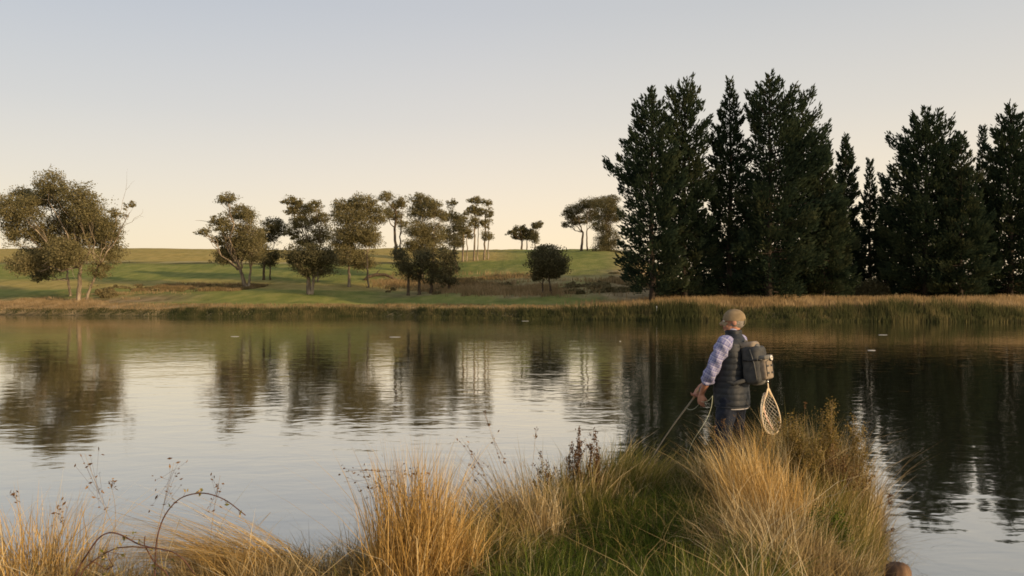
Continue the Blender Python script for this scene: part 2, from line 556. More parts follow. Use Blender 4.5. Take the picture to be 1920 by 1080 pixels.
def eucalypt(px, base_py, y, clumps, trunks, label, dens=1.0, leafm=None, bark=None, group='gum trees across the lake', bare=(), name='gum_tree', cat='tree', leaf=.25, tr=.35):
    """clumps: (px, py, rx, ry) in pixels; depth spread with the crown's own width.  trunks: (px at base, px at fork, py at fork)"""
    leafm = leafm or M_eu; bark = bark or M_bark
    bx = (px - 960) / F * y
    bz = gz(bx, y) - .15
    root = empty(name, (bx, y, bz))
    tag(root, label, cat, group)
    O = np.array([bx, y, bz])
    k = y / F
    cl = []
    cx_ = np.mean([c_[0] for c_ in clumps])
    span = max(c_[0] for c_ in clumps) - min(c_[0] for c_ in clumps) + 1
    for (cx, cy, rx, ry) in clumps:
        dy = rng.uniform(-.32, .32) * span * k
        p = P(cx, cy, y) - O
        p[1] += dy
        cl.append((p, rx * k, ry * k))
    parts = []
    for (p, rx, ry) in cl:
        rad = np.array([rx, (rx + ry) * .55, ry]) * .95
        vol = rx * rx * ry
        ns = int(max(9, (vol ** .70) * 15.5 * dens))
        d = rng.normal(size=(ns, 3)); d /= np.linalg.norm(d, axis=1)[:, None]
        rr = rng.uniform(.15, 1.0, ns) ** .45
        d[:, 2] = np.where(d[:, 2] < -.3, d[:, 2] * .75, d[:, 2])
        rr = np.where(rng.uniform(0, 1, ns) < .16, rr * rng.uniform(1.05, 1.55, ns), rr)
        sc = p + d * rr[:, None] * rad * np.array([1.0, 1.0, 1.15])
        # foliage carried on the twigs between this mass and its neighbours
        oth = sorted(cl, key=lambda c_: np.linalg.norm(c_[0] - p))[1:4]
        ex = [p + (o_[0] - p) * rng.uniform(.25, .75, (max(1, ns // 16), 1)) + rng.normal(size=(max(1, ns // 16), 3)) * ry * .4 for o_ in oth]
        sc = np.concatenate([sc] + ex); ns = len(sc)
        sv = rng.uniform(0, 1, ns)
        sr = rng.uniform(.45, 1.15, ns) * min(1.25, max(.45, ry * .7))
        nl = 34
        q = rng.normal(size=(ns, nl, 3)); q /= np.linalg.norm(q, axis=2)[:, :, None]
        q[:, :, 2] = q[:, :, 2] * .8 + .05
        q *= rng.uniform(.2, 1.15, (ns, nl, 1)) ** .6
        L = sc[:, None, :] + q * sr[:, None, None] * np.array([1.1, 1.1, .9])
        vv = np.clip(sv[:, None] * .6 + rng.uniform(0, .4, (ns, nl)), 0, 1)
        L = L.reshape(-1, 3)
        parts.append(leaves(L, rng.uniform(.6, 1.25, len(L)) * leaf, vv.ravel(), aspect=1.25))
    mesh_obj('crown', join(parts), leafm, root)
    # trunks and limbs
    H = max(c_[0][2] for c_ in cl)
    tops = []
    for j, (tb, tf, fy) in enumerate(trunks):
        p0 = P(tb, base_py, y) - O
        p0[2] = gz(O[0] + p0[0], y) - .2 - bz
        p1 = P(tf, fy, y) - O
        p1[1] += rng.uniform(-.4, .4)
        r0 = tr * (1 if j == 0 else .6)
        n = 9
        pts = curve_pts(p0, p1, n, wig=.012)
        rr = r0 * np.linspace(1, .62, n); rr[0] *= 1.35
        mesh_obj('trunk', tube(pts, rr, 8), bark, root, True)
        tops.append((p1, pts, r0 * .6))
    limb = []
    order = sorted(cl, key=lambda c_: -c_[1] * c_[2])
    for i, (p, rx, ry) in enumerate(order[:14]):
        j = int(np.argmin([abs(t[0][0] - p[0]) + .3 * abs(t[0][2] - p[2]) for t in tops]))
        p1, pts, r1 = tops[j]
        a0 = p1 if p[2] > p1[2] else pts[int(len(pts) * .6)]
        ml = curve_pts(a0, p + np.array([0, 0, ry * .1]), 7, bend=(0, 0, -.10 * np.linalg.norm(p - a0)), wig=.03)
        lp = [tube(ml, r1 * np.linspace(.75, .2, 7), 6)]
        for q in range(5):
            s0 = ml[rng.integers(3, 7)]
            e = p + rng.normal(size=3) * np.array([rx, rx * .6, ry]) * .55
            lp.append(tube(curve_pts(s0, e, 5, wig=.05), r1 * np.linspace(.26, .07, 5), 4, False))
        mesh_obj('limb', join(lp), bark, root, True)
    for (x0, y0, x1, y1, w) in bare:
        p0 = P(x0, y0, y) - O; p1 = P(x1, y1, y) - O
        ml = curve_pts(p0, p1, 8, bend=(0, 0, -.04 * np.linalg.norm(p1 - p0)), wig=.015)
        lp = [tube(ml, w * np.linspace(1, .25, 8), 6)]
        dv = (p1 - p0)
        for q in range(5):
            s0 = ml[rng.integers(3, 8)]
            e = s0 + dv * rng.uniform(.12, .3) + rng.normal(size=3) * np.linalg.norm(dv) * .13 * np.array([1, 1, 1])
            lp.append(tube(curve_pts(s0, e, 4, wig=.05), w * np.linspace(.3, .08, 4), 4, False))
        mesh_obj('bare_limb', join(lp), bark, root, True)
    return root


def pine(px, base_py, top_py, y, prof, label, seed, shoots=9000, group='tall dark pines across the lake', name='pine_tree', vb=0.0):
    """prof: rows (py, left px, right px) give the crown's reach on either side"""
    bx = (px - 960) / F * y
    bz = gz(bx, y) - .2
    root = empty(name, (bx, y, bz))
    tag(root, label, 'tree', group)
    O = np.array([bx, y, bz]); k = y / F
    ztop = (P(px, top_py, y) - O)[2]
    top_py += 20
    prof = sorted([(r_[0] + 16 * (555 - r_[0]) / 400, px + (r_[1] - px) * .94, px + (r_[2] - px) * .94) for r_ in prof], key=lambda r_: -r_[0])
    zs = np.array([(P(px, r_[0], y) - O)[2] for r_ in prof])
    lf = np.array([(px - r_[1]) * k for r_ in prof]); rt = np.array([(r_[2] - px) * k for r_ in prof])
    z0 = max(zs[0], .6)
    r_ = np.random.default_rng(seed)
    # trunk
    n = 12
    tz = np.linspace(0, ztop - .2, n)
    tp = np.stack([.12 * np.sin(tz * .3 + seed), .12 * np.cos(tz * .23 + seed), tz], 1); tp[0, :2] = 0
    mesh_obj('trunk', tube(tp, np.linspace(.42, .03, n) * ztop / 27, 8), M_pbark, root, True)
    nb = int(ztop * 6.2)
    hz = z0 + (ztop - z0) * (np.linspace(0, 1, nb) ** .92)
    C = []; D = []; VV = []; bt = []
    reach_w = []
    info = []
    for i in range(nb):
        h = hz[i]
        az = i * 2.4 + r_.uniform(-.3, .3)
        cx = math.cos(az)
        side_r = np.interp(h, zs, rt) if cx > 0 else np.interp(h, zs, lf)
        other = .5 * (np.interp(h, zs, rt) + np.interp(h, zs, lf))
        w_ = abs(cx)
        reach = (side_r * w_ + other * (1 - w_)) * (1.10 - .70 * r_.random() ** 1.3)
        reach = max(reach, .35)
        if r_.random() < .06: reach *= 1.15
        info.append((h, az, reach))
        reach_w.append(reach * (1 + .35 * reach))
    reach_w = np.array(reach_w); cnt = np.maximum(8, (reach_w / reach_w.sum() * shoots * 1.3)).astype(int)
    for (h, az, reach), m in zip(info, cnt):
        f_ = h / ztop
        rise = np.interp(f_, [0, .3, .6, .85, 1], [-.16, -.02, .14, .42, 1.1]) + r_.uniform(-.08, .08)
        tipup = .18 + .34 * f_
        t = r_.uniform(.12, 1.0, m) ** .62
        if m > 12: t[:5] = np.linspace(.9, 1.0, 5)
        sp = (1 - t) * .16 + .20 * np.sqrt(np.clip(t * (1.08 - t), 0, 1))      # half width of the bough
        lat = r_.normal(0, 1, m) * sp * reach * .9
        vert = r_.normal(0, 1, m) * (.05 * reach + .12) - .03 * reach
        rr = t * reach
        zz = h + rise * rr * .8 + tipup * reach * t ** 3 * .7 + vert
        d_ = np.array([math.cos(az), math.sin(az), 0]); s_ = np.array([-math.sin(az), math.cos(az), 0])
        pos = d_ * rr[:, None] + s_ * lat[:, None]; pos[:, 2] = zz
        dr = d_ * (.7 + .0 * t[:, None]) + s_ * (np.sign(lat) * r_.uniform(.1, .7, m))[:, None]
        dr[:, 2] += .12 + .9 * f_ ** 1.3 + r_.uniform(0, .5, m)
        dr += r_.normal(0, .18, (m, 3))
        C.append(pos); D.append(dr)
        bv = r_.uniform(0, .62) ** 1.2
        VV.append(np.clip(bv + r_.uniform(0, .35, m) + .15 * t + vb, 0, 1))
        bt.append(tube(curve_pts((0, 0, h), d_ * reach * .93 + np.array([0, 0, h + rise * reach * .75 + tipup * reach * .5]), 5, (0, 0, -.03 * reach)), np.linspace(.05 + .008 * reach, .015, 5), 4, False))
    # leader candles
    for q in range(26):
        C.append(np.array([[r_.normal(0, .12), r_.normal(0, .12), ztop - r_.uniform(-.1, 2.2)]])); D.append(np.array([[r_.normal(0, .25), r_.normal(0, .25), 1.]])); VV.append(np.array([.4]))
    C = np.concatenate(C); D = np.concatenate(D); VV = np.concatenate(VV)
    D /= np.linalg.norm(D, axis=1)[:, None]
    n = len(C)
    ln = r_.uniform(.30, .75, n); wd = r_.uniform(.11, .20, n)
    # each shoot: two crossed spindle faces
    a = np.cross(D, r_.normal(size=(n, 3))); a /= np.linalg.norm(a, axis=1)[:, None]
    c2 = np.cross(D, a)
    Vs = []
    for ax in (a, c2):
        Vs += [C, C + D * (ln * .55)[:, None] + ax * (wd * .5)[:, None], C + D * ln[:, None], C + D * (ln * .55)[:, None] - ax * (wd * .5)[:, None]]
    V = np.stack(Vs, 1).reshape(-1, 3)
    o = (np.arange(n) * 8)[:, None]
    Fc = [np.concatenate([o + np.array([0, 1, 2, 3]), o + np.array([4, 5, 6, 7])])]
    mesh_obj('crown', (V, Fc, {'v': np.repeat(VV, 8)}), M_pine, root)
    mesh_obj('branches', join(bt), M_pbark, root, True)
    return root

# ------------------------------------------------------------------ trees across the lake
eucalypt(148, 568, 134, [(122, 350, 26, 20), (92, 372, 34, 20), (42, 368, 32, 15), (20, 402, 18, 20), (65, 400, 42, 26), (120, 400, 46, 32), (172, 372, 26, 20), (190, 398, 26, 28),
                         (150, 432, 46, 32), (92, 442, 46, 32), (50, 432, 32, 22), (203, 435, 20, 24), (100, 480, 42, 26), (62, 498, 30, 20), (150, 478, 36, 30), (192, 470, 20, 24),
                         (12, 440, 12, 12), (185, 505, 18, 18), (226, 378, 10, 7), (216, 402, 12, 8)],
         [(148, 152, 500), (160, 184, 498)], 'largest broad gum tree, far left of the lake bank, with pale forked trunks', tr=.42,
         bare=[(186, 500, 243, 398, .15), (150, 505, 140, 425, .15), (163, 495, 174, 402, .12), (216, 432, 268, 398, .05), (200, 470, 236, 356, .07)])
eucalypt(132, 546, 146, [(72, 505, 28, 18), (48, 480, 26, 18), (100, 500, 26, 16), (30, 492, 14, 12), (85, 520, 14, 10)], [(132, 124, 505)],
         'small gum with one white trunk behind the largest gum at far left', leafm=M_eud, dens=.8, tr=.25, bare=[(124, 505, 112, 470, .1)])
eucalypt(462, 540, 150, [(435, 376, 20, 11), (442, 398, 28, 13), (408, 414, 20, 9), (388, 436, 12, 8), (425, 428, 20, 12), (466, 408, 16, 13), (458, 445, 40, 24), (430, 470, 34, 20), (476, 472, 26, 26), (412, 484, 22, 13), (408, 450, 18, 9)],
         [(462, 452, 505), (465, 470, 505)], 'gum tree with smooth pale trunk on the left lawn beside a dark two-trunked tree', tr=.45, bare=[(452, 505, 425, 455, .15), (470, 505, 472, 440, .15), (455, 490, 462, 430, .12)])
eucalypt(494, 525, 168, [(516, 422, 22, 12), (500, 440, 20, 14), (531, 432, 12, 11), (500, 488, 20, 14), (488, 452, 12, 12), (512, 478, 14, 12)], [(494, 497, 470), (507, 503, 470)],
         'dark two-trunked tree just right of the pale-trunked lawn gum', leafm=M_eud, bark=M_barkd, tr=.28)
eucalypt(590, 530, 162, [(550, 378, 22, 9), (568, 392, 28, 10), (544, 396, 14, 7), (596, 386, 15, 7), (602, 408, 20, 12), (570, 418, 30, 12), (546, 434, 15, 9), (604, 438, 22, 14), (562, 452, 20, 10), (585, 455, 18, 12)],
         [(588, 585, 470), (596, 600, 460)], 'tall open-crowned gum rising behind the low dark leaning tree', dens=.95, tr=.3, bare=[(585, 470, 560, 400, .09), (600, 460, 606, 395, .08)])
eucalypt(580, 552, 134, [(556, 476, 24, 15), (592, 480, 34, 19), (578, 503, 28, 17), (602, 502, 28, 18), (544, 488, 11, 9), (622, 482, 16, 16)], [(580, 577, 520), (584, 590, 520)],
         'low dark spreading tree on a short thick pale trunk near the water', leafm=M_eud, tr=.5)
eucalypt(655, 535, 152, [(648, 386, 26, 10), (682, 382, 28, 13), (702, 404, 24, 18), (662, 408, 36, 18), (630, 400, 12, 10), (672, 438, 42, 22), (640, 450, 26, 22), (694, 450, 22, 16), (650, 482, 32, 22), (678, 492, 22, 15)],
         [(655, 655, 500), (690, 688, 480)], 'round-topped wide gum tree right of the low dark tree', tr=.32)
eucalypt(742, 480, 222, [(724, 371, 16, 9), (743, 384, 17, 8), (756, 377, 9, 7), (738, 404, 19, 8), (752, 420, 13, 7), (725, 395, 8, 6)], [(742, 742, 395), (750, 752, 420)],
         'tall thin gum with small top tufts on the ridge between two wide gums', dens=1.0, tr=.42, bark=M_barkd)
eucalypt(792, 535, 165, [(790, 374, 24, 11), (802, 398, 26, 15), (776, 394, 15, 12), (816, 384, 12, 11), (782, 430, 26, 18), (810, 440, 26, 20), (830, 405, 11, 11), (800, 466, 32, 18), (772, 462, 17, 12)], [(790, 790, 450), (812, 815, 430)],
         'tallest gum of the middle clump, above the group of low dark trees', tr=.3)
eucalypt(852, 525, 176, [(848, 381, 11, 6), (846, 408, 20, 10), (861, 424, 14, 12), (836, 440, 15, 14), (852, 455, 16, 12)], [(855, 850, 430), (847, 842, 440)],
         'slim gum with a small separate top tuft right of the tallest middle gum', leafm=M_eud, bark=M_barkd, tr=.22)
for (tb, cl_, lb) in [(765, [(755, 490, 19, 18), (765, 510, 20, 14), (750, 474, 12, 12)], 'low dark tree at the left end of the waterside clump under the tallest middle gum'),
                      (785, [(790, 490, 22, 19), (785, 514, 18, 13)], 'low dark tree second from left in the waterside clump of four'),
                      (808, [(815, 505, 22, 18), (820, 524, 22, 12), (800, 480, 17, 13)], 'low dark tree third from left in the waterside clump of four'),
                      (842, [(845, 500, 18, 18), (840, 524, 20, 12), (836, 476, 19, 15)], 'low dark tree at the right end of the waterside clump of four')]:
    eucalypt(tb, 543, 137, cl_, [(tb, tb + 1, 512)], lb, leafm=M_eud, bark=M_barkd, group='low dark trees clumped on the bank', tr=.28, leaf=.24)
for (tb, cl_, lb) in [(868, [(862, 414, 12, 8), (870, 434, 11, 10), (860, 452, 10, 10), (874, 400, 6, 5)], 'leftmost of the thin gums with bare stems right of the middle clump'),
                      (889, [(892, 376, 14, 6), (884, 394, 12, 7), (900, 398, 13, 8), (888, 420, 12, 9), (880, 440, 8, 8)], 'middle of the three thin tall gums with bare stems right of the clump'),
                      (908, [(914, 380, 11, 6), (918, 402, 8, 7), (908, 420, 10, 8), (914, 445, 10, 9)], 'rightmost thin tall gum with several bare stems at the edge of the open field')]:
    eucalypt(tb, 480, 205, cl_, [(tb, tb + 2, 405), (tb + 7, tb + 8, 425)], lb, group='thin tall gums on the slope', dens=1.1, tr=.26, leaf=.28)
eucalypt(985, 468, 322, [(960, 437, 11, 5), (975, 429, 13, 6), (990, 440, 18, 11), (1005, 425, 10, 6), (1013, 419, 6, 5), (1001, 448, 9, 8), (970, 444, 11, 5)], [(978, 979, 450), (988, 988, 450), (1003, 1003, 445)],
         'small flat-topped tree alone on the skyline of the far field', leafm=M_eud, bark=M_barkd, dens=.7, tr=.45, leaf=.38)
eucalypt(1034, 550, 118, [(1025, 474, 26, 15), (1041, 488, 24, 22), (1010, 490, 22, 20), (1026, 510, 32, 15), (1050, 502, 13, 17)], [(1034, 1028, 515)],
         'rounded dense tree on a thin trunk alone in front of the far field', leafm=M_eud, bark=M_barkd, dens=1.3, group='round dense trees side by side', tr=.17, leaf=.24)
eucalypt(1017, 550, 119, [(1010, 514, 17, 10), (1017, 500, 16, 12), (1004, 522, 8, 6)], [(1017, 1018, 518)],
         'small low tree touching the left side of the rounded dense tree', leafm=M_eud, bark=M_barkd, dens=1.2, group='round dense trees side by side', tr=.14, leaf=.24)
eucalypt(1091, 478, 238, [(1080, 393, 19, 10), (1067, 402, 13, 9), (1101, 384, 20, 9), (1086, 414, 19, 8), (1064, 422, 10, 7), (1122, 379, 20, 9), (1112, 404, 18, 11)], [(1090, 1093, 435), (1101, 1101, 430)],
         'umbrella-crowned gum with two dark stems at the left edge of the pines', leafm=M_eud, bark=M_barkd, tr=.42)
eucalypt(1136, 480, 228, [(1136, 390, 22, 15), (1146, 374, 18, 9), (1152, 402, 17, 17), (1130, 420, 20, 18), (1142, 450, 24, 20), (1126, 470, 20, 13), (1158, 480, 16, 14)], [(1136, 1136, 450)],
         'dense dark gum squeezed between the umbrella-crowned gum and the first pine', leafm=M_eud, bark=M_barkd, tr=.4)

PG = 'tall dark pines across the lake'
pine(1222, 555, 172, 97, [(545, 1185, 1290), (500, 1152, 1300), (450, 1162, 1300), (400, 1158, 1290), (355, 1160, 1290), (325, 1134, 1290), (300, 1146, 1285), (260, 1182, 1270), (230, 1170, 1262), (200, 1192, 1250), (172, 1216, 1228)],
     'leftmost big pine with ragged boughs reaching out over the far field', 1, 15000)
pine(1283, 555, 170, 99, [(545, 1225, 1345), (450, 1222, 1350), (350, 1232, 1350), (280, 1240, 1345), (230, 1240, 1330), (190, 1246, 1316), (170, 1262, 1304)],
     'blunt-topped pine second from the left', 2, 14000, vb=.1)
pine(1369, 555, 155, 100, [(545, 1305, 1430), (450, 1305, 1430), (350, 1318, 1420), (270, 1328, 1405), (240, 1334, 1395), (215, 1345, 1392), (185, 1354, 1384), (155, 1367, 1372)],
     'narrow-spired pine just left of the tallest pine', 3, 12000)
pine(1443, 555, 145, 96, [(545, 1370, 1540), (450, 1370, 1565), (380, 1378, 1565), (320, 1385, 1555), (270, 1392, 1545), (230, 1394, 1535), (200, 1396, 1512), (170, 1412, 1478), (145, 1438, 1450)],
     'tallest and broadest pine, behind the fisherman', 4, 20000, vb=.05)
pine(1505, 552, 183, 101, [(540, 1440, 1590), (460, 1440, 1605), (400, 1450, 1590), (340, 1470, 1565), (280, 1485, 1548), (230, 1490, 1528), (183, 1502, 1509)],
     'pine pressed against the right side of the tallest pine', 5, 12000, vb=.1)
pine(1543, 552, 280, 97, [(545, 1490, 1605), (420, 1500, 1600), (350, 1512, 1575), (300, 1530, 1560), (280, 1538, 1548)],
     'shorter drooping pine at the right foot of the tallest pine', 6, 7000, vb=.12)
pine(1585, 548, 262, 112, [(540, 1552, 1622), (450, 1556, 1616), (380, 1562, 1610), (320, 1564, 1606), (290, 1571, 1600), (262, 1582, 1588)],
     'narrow column-shaped pine standing in the gap between the two pine groups', 7, 7000)
pine(1631, 545, 305, 118, [(540, 1598, 1668), (460, 1602, 1662), (400, 1612, 1652), (350, 1620, 1643), (305, 1629, 1633)],
     'small pointed pine farther back in the gap', 8, 5000)
pine(1660, 545, 345, 114, [(540, 1630, 1690), (460, 1636, 1686), (400, 1642, 1680), (345, 1657, 1664)],
     'shortest pine tip showing left of the right-hand pine group', 9, 4000)
pine(1736, 555, 210, 98, [(545, 1655, 1830), (480, 1645, 1840), (420, 1648, 1830), (360, 1658, 1815), (310, 1662, 1805), (270, 1672, 1795), (240, 1688, 1778), (210, 1730, 1742)],
     'broad full pine leading the right-hand pine group', 10, 20000)
pine(1802, 552, 256, 95, [(545, 1730, 1860), (450, 1735, 1862), (380, 1748, 1845), (320, 1765, 1828), (280, 1785, 1818), (256, 1799, 1806)],
     'lower pine with spreading skirt right of the broad full pine', 11, 9000, vb=.1)
pine(1842, 550, 244, 108, [(545, 1800, 1890), (450, 1815, 1880), (400, 1822, 1868), (300, 1828, 1860), (244, 1840, 1844)],
     'thin pine with gappy crown between the right-hand pines', 12, 4500)
pine(1894, 552, 205, 97, [(545, 1830, 1980), (450, 1832, 1985), (380, 1840, 1975), (320, 1845, 1960), (270, 1852, 1945), (240, 1862, 1928), (205, 1888, 1900)],
     'rightmost pine cut by the edge of the photo', 13, 16000)
pine(1985, 552, 190, 99, [(545, 1900, 2070), (420, 1910, 2060), (300, 1930, 2040), (230, 1950, 2015), (190, 1982, 1988)],
     'pine mostly outside the frame beyond the rightmost one', 14, 8000)
pine(1415, 548, 330, 118, [(540, 1350, 1480), (440, 1360, 1470), (370, 1385, 1445), (330, 1410, 1420)], 'short pine hidden behind the trunks of the tallest pine', 15, 6000)
pine(1702, 548, 340, 122, [(540, 1640, 1765), (440, 1650, 1750), (380, 1675, 1730), (340, 1699, 1705)], 'short pine in the back row behind the broad full pine', 16, 6000)
pine(1560, 548, 400, 124, [(540, 1500, 1640), (480, 1510, 1625), (430, 1535, 1590), (400, 1557, 1563)], 'young pine low in the back row behind the gap', 17, 4000)
pine(1320, 548, 400, 120, [(540, 1260, 1390), (470, 1270, 1380), (430, 1295, 1350), (400, 1317, 1323)], 'young pine in the back row behind the second and third pines', 18, 4000)

# ------------------------------------------------------------------ growth along the far bank
M_reed = leaf_mat('reeds', [(0, (.035, .045, .018)), (.45, (.080, .082, .034)), (.75, (.15, .125, .055)), (1, (.26, .195, .095))], .3)
M_strawf = leaf_mat('dry_far_grass', [(0, (.17, .125, .055)), (.5, (.34, .24, .12)), (1, (.50, .37, .21))], .35)
M_scrub = leaf_mat('scrub_leaves', [(0, (.12, .11, .052)), (.5, (.24, .195, .095)), (1, (.38, .30, .15))], .35)


def far_blades(name, n, xr, sr, hfun, wr, v, m, dens=None, lean=.25):
    x = rng.uniform(*xr, n); s = rng.uniform(*sr, n)
    if dens is not None:
        k_ = rng.uniform(0, 1, n) < dens(x, s); x, s = x[k_], s[k_]
    y = shore(x) + s
    z = far_h(x, y) - .05
    n = len(x)
    h = hfun(x, s) * rng.uniform(.6, 1.1, n)
    cl = fbm(x * .9, s * .6 + 7, 3, 77)
    vv = np.clip(v(x, s) + (cl - .5) * .9 + rng.uniform(-.18, .18, n), 0, 1)
    keep = h > .05
    part = blades(np.stack([x, y, z], 1)[keep], h[keep], rng.uniform(*wr, n)[keep], rng.uniform(0, lean, n)[keep], rng.uniform(0, 6.28, n)[keep], vv[keep], face=rng.uniform(-.6, .6, n)[keep], segs=2)
    return tag(mesh_obj(name, part, m), kind='stuff')


far_blades('reeds', 60000, (-120, 110), (-1.3, 2.0),
           lambda x, s: (np.interp(x / 100, [-.66, -.45, -.3, -.12, 0, .1, .3, .7], [.32, .42, .5, .95, 1.0, 1.0, 1.3, 1.45]) * (.25 + .75 * fbm(x * .5, s * .3, 3, 8) + .75 * sstep(.3, .7, fbm(x * .11, x * 0, 3, 88)))) * np.where(s < -.4, .7, 1),
           (.05, .12), lambda x, s: .42 + .18 * (s > 1) + .12 * sstep(40, 60, x), M_reed)
far_blades('dry_grass', 52000, (5, 110), (2.0, 9.5), lambda x, s: .5 + .6 * fbm(x * .4, s * .4, 3, 5), (.04, .09), lambda x, s: .55 + 0 * x, M_strawf,
           dens=lambda x, s: sstep(5, 22, x) * (.5 + .5 * fbm(x * .3, s * .5, 2, 4)))
far_blades('dry_grass', 26000, (-125, 8), (1.2, 6.5), lambda x, s: .20 + .3 * fbm(x * .3, s * .3, 3, 6), (.04, .08), lambda x, s: .25 + .2 * fbm(x * .05, s * .1, 2, 2) + .25 * sstep(-45, -60, x), M_strawf,
           dens=lambda x, s: .35 + .65 * fbm(x * .12, s * .4, 2, 14))


def rough_dens(x, s):
    u = x / (shore(x) + s)
    return sstep(-.19, -.12, u) * sstep(.42, .12, u) * sstep(16, 24, s) * sstep(68, 50, s) * sstep(.40, .62, fbm(x * .09, s * .09, 3, 44))


far_blades('rough_grass', 90000, (-40, 50), (14, 70), lambda x, s: .45 + .9 * fbm(x * .25, s * .25, 3, 15), (.07, .16), lambda x, s: .10 + .55 * fbm(x * .12, s * .12, 3, 45), M_strawf, dens=rough_dens, lean=.6)


far_blades('rough_grass', 30000, (-72, -48), (24, 46), lambda x, s: .3 + .8 * fbm(x * .25, s * .25, 3, 16), (.06, .14), lambda x, s: .02 + .4 * fbm(x * .12, s * .12, 3, 45), M_strawf, dens=lambda x, s: sstep(24, 30, s) * sstep(46, 38, s) * sstep(.35, .55, fbm(x * .12, s * .12, 3, 46)), lean=.6)


far_blades('dry_grass', 26000, (-88, -50), (4, 26), lambda x, s: .2 + .5 * fbm(x * .3, s * .3, 3, 5), (.04, .08), lambda x, s: .62 + 0 * x, M_strawf,
           dens=lambda x, s: sstep(.45, .62, fbm(x * .07 + 3, s * .14, 3, 24)) * sstep(26, 18, s) * sstep(-50, -60, x))


def scrub(name, spots, n_each, m, size=.3):
    ps = []
    for (px_, s_, r_, h_) in spots:
        x0 = (px_ - 960) / F * 140
        for _ in range(3):
            y0 = shore(x0) + s_; x0 = (px_ - 960) / F * float(y0)
        y0 = float(shore(x0)) + s_
        z0 = float(far_h(np.array([x0]), np.array([y0]))[0])
        n = int(n_each * r_ * h_)
        q = rng.normal(size=(n, 3)); q /= np.linalg.norm(q, axis=1)[:, None]; q[:, 2] = np.abs(q[:, 2])
        q *= rng.uniform(.4, 1, (n, 1)) ** .5
        lump = 1 + .5 * (fbm(q[:, 0] * 2.5 + x0, q[:, 1] * 2.5 + y0, 2, 3)[:, None] - .5)
        c_ = np.array([x0, y0, z0]) + q * np.array([r_, r_ * .7, h_]) * lump
        ps.append(leaves(c_, rng.uniform(.6, 1.2, n) * size, np.clip(rng.uniform(0, .5, n) + rng.uniform(0, .4), 0, 1)))
    return tag(mesh_obj(name, join(ps), m), kind='stuff')


sp = []
for i in range(26): sp.append((rng.uniform(205, 450), rng.uniform(26, 44), rng.uniform(.5, 1.3), rng.uniform(.3, .8)))
for i in range(8): sp.append((rng.uniform(180, 215), rng.uniform(16, 26), rng.uniform(.7, 1.3), rng.uniform(.7, 1.2)))
for i in range(20): sp.append((rng.uniform(680, 960), rng.uniform(22, 60), rng.uniform(.5, 1.2), rng.uniform(.3, .7)))
for i in range(30): sp.append((rng.uniform(1060, 1200), rng.uniform(20, 62), rng.uniform(.6, 1.7), rng.uniform(.3, .9)))
scrub('scrub', sp, 420, M_scrub)
sp = []
for i in range(90): sp.append((rng.uniform(1225, 1960), rng.uniform(16, 45), rng.uniform(1.2, 3.0), rng.uniform(1.0, 3.0)))
scrub('undergrowth', sp, 230, M_eud, .35)

# fallen log on the slope and white stake on the bank
lx = (712 - 960) / F * 165
t = empty('fallen_log', (lx, 165, gz(lx, 165)))
tag(t, 'dark fallen log arching over the slope between the wide gum and the low dark trees', 'log')
mesh_obj('trunk', tube([(-3.4, 0, -.1), (-2.4, .2, .9), (-.8, .3, 1.35), (1.2, .1, 1.3), (2.6, -.1, .7), (3.8, 0, .1)], [.34, .36, .34, .30, .25, .18], 9), M_barkd, t, True)
mesh_obj('branch', tube([(-.8, .3, 1.3), (-.5, .6, 2.0), (.1, .7, 2.5)], [.14, .1, .04], 6), M_barkd, t, True)
M_white = mat('white_paint', (.55, .54, .50), .6)
sx = (1232 - 960) / F * 90.5
mesh = tube([(0, 0, -.3), (0, 0, 1.15), (0, 0, 1.2)], [.055, .055, .03], 8)
V, Fc, A = mesh
st = link('marker_stake', np_mesh('marker_stake', V, Fc, A), M_white)
st.location = (sx, float(shore(sx)) + .6, gz(sx, float(shore(sx)) + .6))
tag(st, 'short white stake in the reeds on the far bank', 'stake')
M_foam = mat('pale_foam', (.60, .57, .50), .7)
for (px_, py_, w_, lb) in [(985, 602, 1.0, 'white fleck floating off the reeds below the small skyline tree'), (1655, 628, .8, 'longer pale fleck on the dark water right of the fisherman'),
                           (1634, 657, .45, 'short bright fleck nearest on the dark water right of the fisherman'), (1163, 640, .12, 'tiny pale speck on the water left of the fisherman'),
                           (740, 632, .9, 'thin pale streak floating in the reflection of the middle gums'), (440, 631, .7, 'thin pale streak floating below the pale-trunked lawn gum')]:
    d = CZ / ((py_ - HZ) / F)
    a = np.arange(14) / 14 * 2 * math.pi
    rr = w_ * .8 * (.75 + .35 * rng.uniform(0, 1, 14))
    bot = np.stack([np.cos(a) * rr * .5, np.sin(a) * rr * .22, a * 0], 1); top = bot * .8; top[:, 2] = .012
    V = np.concatenate([bot, top]); j = np.arange(14)
    q = np.stack([j, (j + 1) % 14, 14 + (j + 1) % 14, 14 + j], 1)
    o = link('foam_fleck', np_mesh('foam_fleck', V, [q, np.array([list(range(14, 28))])]), M_foam)
    o.location = ((px_ - 960) / F * d, d, .004)
    tag(o, lb, 'foam', 'pale flecks floating on the lake')

